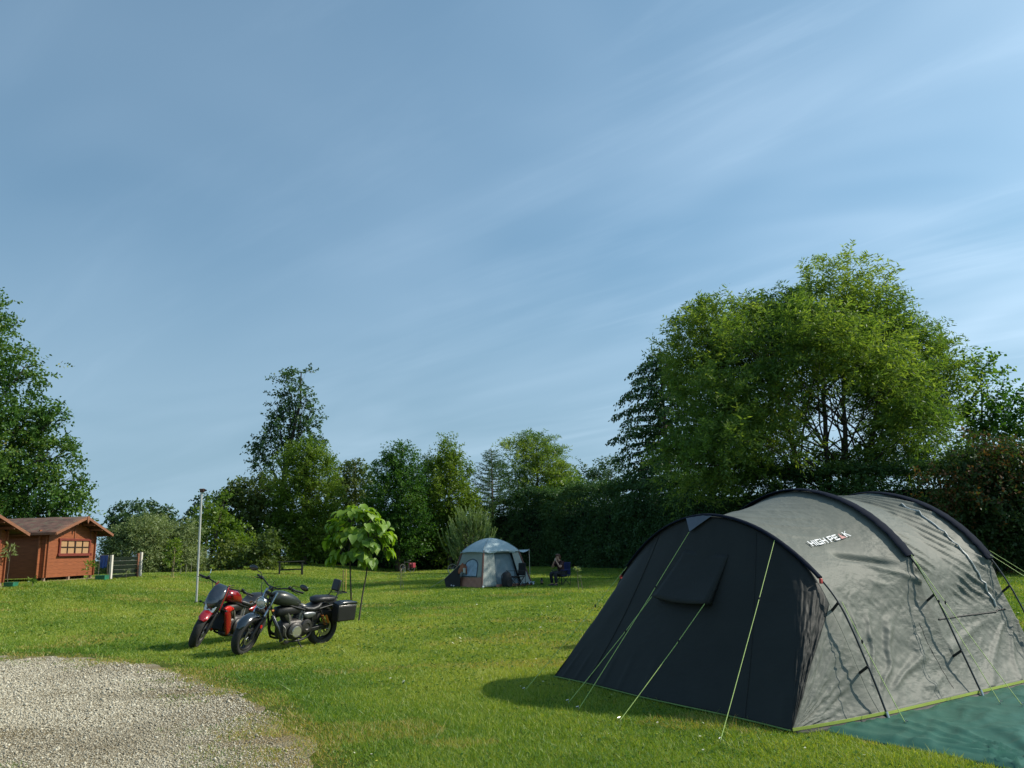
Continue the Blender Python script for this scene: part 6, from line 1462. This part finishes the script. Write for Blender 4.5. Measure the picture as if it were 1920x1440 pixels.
# ================================================================== the seated person (local: faces +x)
def skin(name, pts, edges, rads, mat, parent, root=0, sub=2):
    me = bpy.data.meshes.new(name); me.from_pydata([tuple(p) for p in pts], edges, []); me.update(); o = bpy.data.objects.new(name, me); COL.objects.link(o)
    o.modifiers.new('skin', 'SKIN'); 
    if not me.skin_vertices: me.attributes.new('skin', 'FLOAT', 'POINT')
    for i, r in enumerate(rads):
        sv = me.skin_vertices[0].data[i]; sv.radius = (r, r) if not hasattr(r, '__len__') else r; sv.use_root = (i == root)
    s = o.modifiers.new('sub', 'SUBSURF'); s.levels = sub; s.render_levels = sub
    dg = bpy.context.evaluated_depsgraph_get(); m2 = bpy.data.meshes.new_from_object(o.evaluated_get(dg)); bpy.data.objects.remove(o); m2.name = name
    m2.polygons.foreach_set('use_smooth', [True] * len(m2.polygons)); m2.materials.clear(); m2.materials.append(mat); n = bpy.data.objects.new(name, m2); COL.objects.link(n); n.parent = parent; return n
def person():
    base = cpos; T = bpy.data.objects.new('person', None); COL.objects.link(T); T.location = base; T.rotation_euler = (0, 0, face_dir); tag(T, 'person in a dark red T-shirt and dark trousers, seated with both hands at the mouth', 'person')
    M_SKIN = plain('skin', (.42, .24, .17), .55, var=.08); M_SHIRT = plain('dark maroon shirt', (.035, .010, .013), .85, var=.2, bump=.3, bscale=18); M_TROU = plain('dark trousers', (.014, .017, .022), .85, var=.2, bump=.3, bscale=18); M_HAIR = plain('reddish brown hair', (.09, .035, .022), .7, var=.3, vscale=40, bump=.4, bscale=60); M_SHOE = plain('dark shoes', (.015, .015, .018), .7)
    pts = []; rads = []; ed = []
    def add(p, r, par=None):
        pts.append(p); rads.append(r); i = len(pts) - 1
        if par is not None: ed.append((par, i))
        return i
    pel = add((-.02, 0, .50), (.15, .11)); be = add((.0, 0, .66), (.135, .10), pel); ch = add((.04, 0, .84), (.15, .11), be); up = add((.08, 0, .96), (.10, .08), ch)
    nk = add((.115, 0, 1.04), .052, up); jaw = add((.155, 0, 1.10), (.062, .066), nk); crn = add((.16, 0, 1.19), (.078, .088), jaw); tp = add((.155, 0, 1.255), (.05, .055), crn)
    nose = add((.245, 0, 1.155), .012, jaw); ear = [add((.14, s * .083, 1.155), .014, crn) for s in (-1, 1)]
    hands = []
    for s in (-1, 1):
        hp = add((.0, s * .09, .49), .090, pel); kn = add((.44, s * .14, .53), .062, hp); cf = add((.43, s * .14, .33), .055, kn); an = add((.40, s * .13, .09), .036, cf); to = add((.56, s * .15, .045), .032, an)
        sh = add((.075, s * .185, .935), .058, up); el = add((.27, s * .25, .74), .042, sh); wr = add((.31, s * .075, .98 + .02 * s), .028, el)
        pa = add((.300, s * .040, 1.035 + .02 * s), (.030, .017), wr); hands.append((wr, pa, s))
        for k, (dx, dz, L) in enumerate(((.022, .0, .060), (.009, .008, .070), (-.005, .006, .066), (-.018, .0, .052))):
            b = add((.302 + dx, s * .030, 1.060 + .02 * s + dz * .5), .0095, pa); m = add((.285 + dx * .9, s * .014, 1.060 + L * .5 + .02 * s + dz), .0088, b); add((.262 + dx * .8, s * -.004, 1.060 + L * .62 + .02 * s + dz), .0075, m)
        t1 = add((.278, s * .050, 1.050 + .02 * s), .0105, pa); add((.255, s * .038, 1.085 + .02 * s), .0085, t1)
    skin('body', pts, ed, rads, M_SKIN, T, 0, 2)
    # shirt and trousers follow the body
    def sub_skin(name, spec, mat, sub=2):
        P, E, Rr = [], [], []
        for (p, r, par) in spec: P.append(p); Rr.append(r); (E.append((par, len(P) - 1)) if par is not None else None)
        return skin(name, P, E, Rr, mat, T, 0, sub)
    sub_skin('shirt', [((-.02, 0, .52), (.185, .14), None), ((.0, 0, .66), (.16, .125), 0), ((.04, 0, .84), (.172, .13), 1), ((.075, 0, .955), (.115, .095), 2), ((.098, 0, 1.005), (.066, .066), 3),
        ((.075, -.185, .935), .078, 3), ((.20, -.228, .81), .066, 5), ((.075, .185, .935), .078, 3), ((.20, .228, .81), .066, 7)], M_SHIRT)
    sub_skin('trousers', [((-.02, 0, .50), (.18, .13), None), ((.0, -.09, .49), .110, 0), ((.44, -.14, .53), .080, 1), ((.43, -.14, .33), .074, 2), ((.405, -.13, .12), .058, 3), ((.0, .09, .49), .110, 0), ((.44, .14, .53), .080, 5), ((.43, .14, .33), .074, 6), ((.405, .13, .12), .058, 7)], M_TROU)
    for s in (-1, 1):
        MB().loft([[Vector((x, s * .14 + wy * math.cos(a) + s * x * .06 - s * .03, max(.004, z + hz * math.sin(a)))) for a in np.linspace(0, 2 * math.pi, 16, endpoint=False)] for x, wy, z, hz in ((.335, .02, .04, .03), (.35, .04, .05, .05), (.42, .045, .055, .055), (.52, .05, .045, .042), (.60, .042, .035, .03), (.625, .02, .03, .02))]).build('shoe', M_SHOE, T, angle=70)
        MB().ball((.228, s * .034, 1.178), (.010, .012, .008), 8, 6).build('eye', M_STRAP, T)
    # hair cap, full at the back, open over the face
    rings = []
    for z, rx, ry, cx in ((1.285, .03, .03, .145), (1.275, .07, .07, .145), (1.25, .095, .092, .145), (1.21, .108, .100, .140), (1.17, .080, .102, .105), (1.12, .070, .098, .09), (1.08, .05, .08, .085), (1.06, .03, .05, .09)):
        rings.append([Vector((cx + rx * math.cos(a), ry * math.sin(a), z + .008 * math.sin(a * 5))) for a in np.linspace(0, 2 * math.pi, 20, endpoint=False)])
    MB().loft(rings[::-1]).build('hair', M_HAIR, T, angle=80)
    # a pale cup held to the mouth
    cup = thing('cup', 'small pale cup the seated person holds to the mouth', 'cup', tuple(Vector(base) + Matrix.Rotation(face_dir, 3, 'Z') @ Vector((.305, 0, 1.055))), face_dir)
    MB().lathe([(0, -.035), (.026, -.035), (.033, .045), (.029, .045), (.023, -.028), (0, -.028)], 16, Matrix.Rotation(rad(-35), 4, 'Y')).build('cup_body', plain('pale cup', (.5, .48, .45), .5), cup)
person()
def flask():
    p = spot(1016, 1097); T = thing('thermos_flask', 'dark flask with a brown band standing on the grass before the seated person', 'flask', tuple(p))
    MB().lathe([(0, 0), (.055, 0), (.06, .02), (.06, .19), (.045, .22), (0, .22)], 18).build('flask_body', M_BLKP, T); MB().lathe([(.0, .22), (.04, .22), (.04, .29), (0, .295)], 16).build('cap', M_BLKM, T); MB().lathe([(.0615, .10), (.0625, .10), (.0625, .15), (.0615, .15)], 18, closed=True).build('band', plain('tan band', (.30, .18, .10), .6), T)
    p = spot(1027, 1098); T = thing('plate', 'small pale plate on the grass beside the feet of the seated person', 'plate', tuple(p)); MB().lathe([(0, .01), (.09, .01), (.12, .03), (.125, .03), (.095, .004), (0, .004)], 24).build('plate_disc', plain('pale plate glaze', (.32, .34, .32), .4), T)
flask()
def rucksack(loc, label, rz, s, mat):
    T = thing('rucksack', label, 'bag', tuple(loc), rz); sec = [(0, .16, .13), (.03, .19, .16), (.22, .20, .17), (.42, .17, .14), (.52, .12, .09), (.55, .05, .04)]
    MB().loft([[Vector(((ry * math.sin(a)) * s, rx * math.cos(a) * s, z * s)) for a in np.linspace(0, 2 * math.pi, 20, endpoint=False)] for z, rx, ry in sec]).build('bag_body', mat, T, angle=70)
    MB().loft([sup((.14 * s + .02, 0, z * s), ry * s, .001 + .0, 14) for z, ry in ((.08, .1),)] + [[Vector(((.13 + .07 * math.sin(math.pi * t)) * s, .12 * s * math.cos(a), (.16 + .12 * math.sin(a)) * s)) for a in np.linspace(0, 2 * math.pi, 14, endpoint=False)] for t in (.2, .5)]).build('front_pocket', mat, T, angle=70)
    for q in (-1, 1): MB().tube(spline([(-.12 * s, q * .08 * s, .50 * s), (-.21 * s, q * .10 * s, .40 * s), (-.20 * s, q * .11 * s, .18 * s), (-.14 * s, q * .10 * s, .06 * s)], 12), .014, 6).build('shoulder_strap', M_STRAP, T)
    MB().tube([(-.02, -.04 * s, .54 * s), (-.02, 0, .60 * s), (-.02, .04 * s, .54 * s)], .010, 6).build('grab_loop', M_STRAP, T)
    return T
q_ = STO + SEX * 1.10 + SEY * -.22; rucksack((q_[0], q_[1], q_[2]), 'tall black rucksack leaning beside the black chair at the small tent door', rad(-60), 1.12, plain('black rucksack cloth', (.018, .018, .020), .8, var=.3))
def windbreak():
    p = spot(846, 1102); T = thing('dark_tarp', 'black triangular tarp leaning against the left side of the small tent', 'tarp', tuple(p)); m = M_BLKC
    a = np.array([-.30, -.15, .42]); b = np.array([.0, -.45, .0]); c = np.array([.62, .35, 0]); d = np.array([.58, .45, .98]); G = []
    e = np.array([-.08, .1, 0.0])
    V = [(-.28, .0, .36), (-.20, -.10, 0), (.38, -.12, 0), (.36, .02, .92), (.30, .45, 0), (-.1, .4, 0)]
    MB().add(V, [(0, 1, 2, 3), (0, 3, 4, 5), (3, 2, 4), (1, 0, 5)]).build('tarp_sheet', m, T, smooth=False, solid=.012)
    MB().tube([(.36, .02, .92), (-.28, 0, .36), (-.9, -.1, -.0)], .007, 6).build('guy_line', plain('pale cord', (.4, .42, .3), .7), T)
    for k in (0, 1): MB().ball((.02 + .09 * k, -.13, .10 - .02 * k), (.035, .02, .03), 8, 6).build('white_badge', plain('white badge', (.5, .5, .52), .6), T)
    q = thing('orange_cloth', 'orange and white cloth draped on the black tarp beside the small tent', 'cloth', tuple(p + Vector((.46, .05, .84))))
    MB().grid(np.array([[(-.16 + .36 * i / 8, .14 - .3 * j / 8, .12 - .10 * abs(i - 4) / 4 - .32 * (j / 8) ** 2 + .03 * math.sin(i * 2 + j)) for i in range(9)] for j in range(9)])).build('cloth', plain('orange cloth', (.26, .09, .04), .8, var=.25), q, solid=.014)
    MB().box((.10, -.20, -.16), (.10, .03, .20)).build('white_flap', plain('white flap', (.5, .5, .46), .7), q, bevel=.01)
windbreak()

def bicycle(label, px, py, rz, frame, pannier=None):
    p = spot(px, py); T = thing('bicycle', label, 'bicycle', tuple(p), rz); R = .34
    for x in (0, 1.04):
        w = thing_part('wheel', T); MX = Matrix.Translation((x, 0, R)) @ Matrix.Rotation(rad(90), 4, 'X')
        MB().lathe([(R - .022, -.018), (R - .006, -.016), (R, 0), (R - .006, .016), (R - .022, .018)], 36, MX, closed=True).build('tyre', plain('grey tyre', (.07, .07, .065), .8), w)
        rm = MB().lathe([(R - .045, -.01), (R - .022, -.012), (R - .022, .012), (R - .045, .01)], 36, MX, closed=True).lathe([(0, -.03), (.02, -.03), (.02, .03), (0, .03)], 10, MX)
        for k in range(16):
            a = 2 * math.pi * k / 16; rm.tube([MX @ Vector((.02 * math.cos(a + .6), .02 * math.sin(a + .6), .02 * (-1) ** k)), MX @ Vector(((R - .03) * math.cos(a), (R - .03) * math.sin(a), 0))], .0022, 4)
        rm.build('rim', M_STEEL, w)
    f = MB()
    for a, b in (((0, 0, R), (.42, 0, .30)), ((.42, 0, .30), (.30, 0, .86)), ((.42, 0, .30), (.86, 0, .72)), ((.32, 0, .78), (.84, 0, .80)), ((0, 0, R), (.31, 0, .80)), ((.87, 0, .66), (.83, 0, .92))): f.tube([a, b], .016, 8)
    f.build('frame', frame, T); MB().tube([(.865, 0, .66), (.90, -.0, .55), (1.04, 0, R)], .015, 8).build('fork', frame, T)
    MB().tube(spline([(.70, -.30, 1.0), (.80, -.18, 1.03), (.84, 0, .98), (.80, .18, 1.03), (.70, .30, 1.0)], 20), .012, 8).build('handlebar', M_BLKM, T); MB().tube([(.83, 0, .90), (.84, 0, .98)], .014, 8).build('stem', M_BLKM, T)
    MB().loft([sup((x, 0, .91), ry, rz_, 12) for x, ry, rz_ in ((.42, .02, .01), (.34, .03, .02), (.22, .08, .03), (.16, .07, .02))]).build('saddle', M_LEATH, T); MB().tube([(.30, 0, .84), (.29, 0, .90)], .012, 8).build('seat_post', M_STEEL, T)
    MB().lathe([(0, -.006), (.09, -.006), (.09, .006), (0, .006)], 20, place((.42, -.05, .30), (0, 1, 0))).build('chain_ring', M_BLKM, T)
    for s in (-1, 1): MB().tube([(.42, s * .05, .30), (.42 + s * .14, s * .07, .30 - .08 * s)], .009, 6).build('crank_arm', M_BLKM, T)
    rk = MB()
    for s in (-1, 1): rk.tube([(0, s * .06, R), (-.05, s * .06, .74), (.28, s * .06, .76)], .006, 6)
    rk.build('luggage_carrier', M_BLKM, T)
    if pannier:
        for s in (-1, 1): MB().box((-.02, s * .16, .54), (.36, .15, .36), None, .94).build('pannier_bag', pannier, T, bevel=.04, segs=3)
    MB().tube([(.38, -.06, .30), (.36, -.22, 0)], .010, 6).build('kick_stand', M_STEEL, T)
    return T
bicycle('grey bicycle in the shade, half hidden behind the small blue tent', 878, 1076, rad(198), plain('grey cycle paint', (.14, .14, .14), .4))
bicycle('dark bicycle with red pannier bags in the shade under the trees', 772, 1074, rad(238), plain('dark cycle paint', (.03, .03, .035), .4), plain('red pannier cloth', (.28, .02, .04), .6, var=.15))
def table():
    p = spot(545, 1078); T = thing('garden_table', 'dark wooden table standing in the shade behind the motorcycles', 'table', tuple(p), rad(18)); m = plain('dark weathered wood', (.022, .024, .018), .85, var=.4, vscale=6)
    MB().box((0, 0, .74), (1.5, .7, .05)).build('table_top', m, T, bevel=.008)
    for x in (-.62, .62):
        for y in (-.28, .28): MB().box((x, y, .36), (.09, .09, .72)).build('leg', m, T, bevel=.008)
    MB().box((0, 0, .30), (1.2, .06, .08)).build('stretcher', m, T)
table()
make_grass()
for o in SC.objects:
    if o.type == 'MESH': o.data.name = o.name
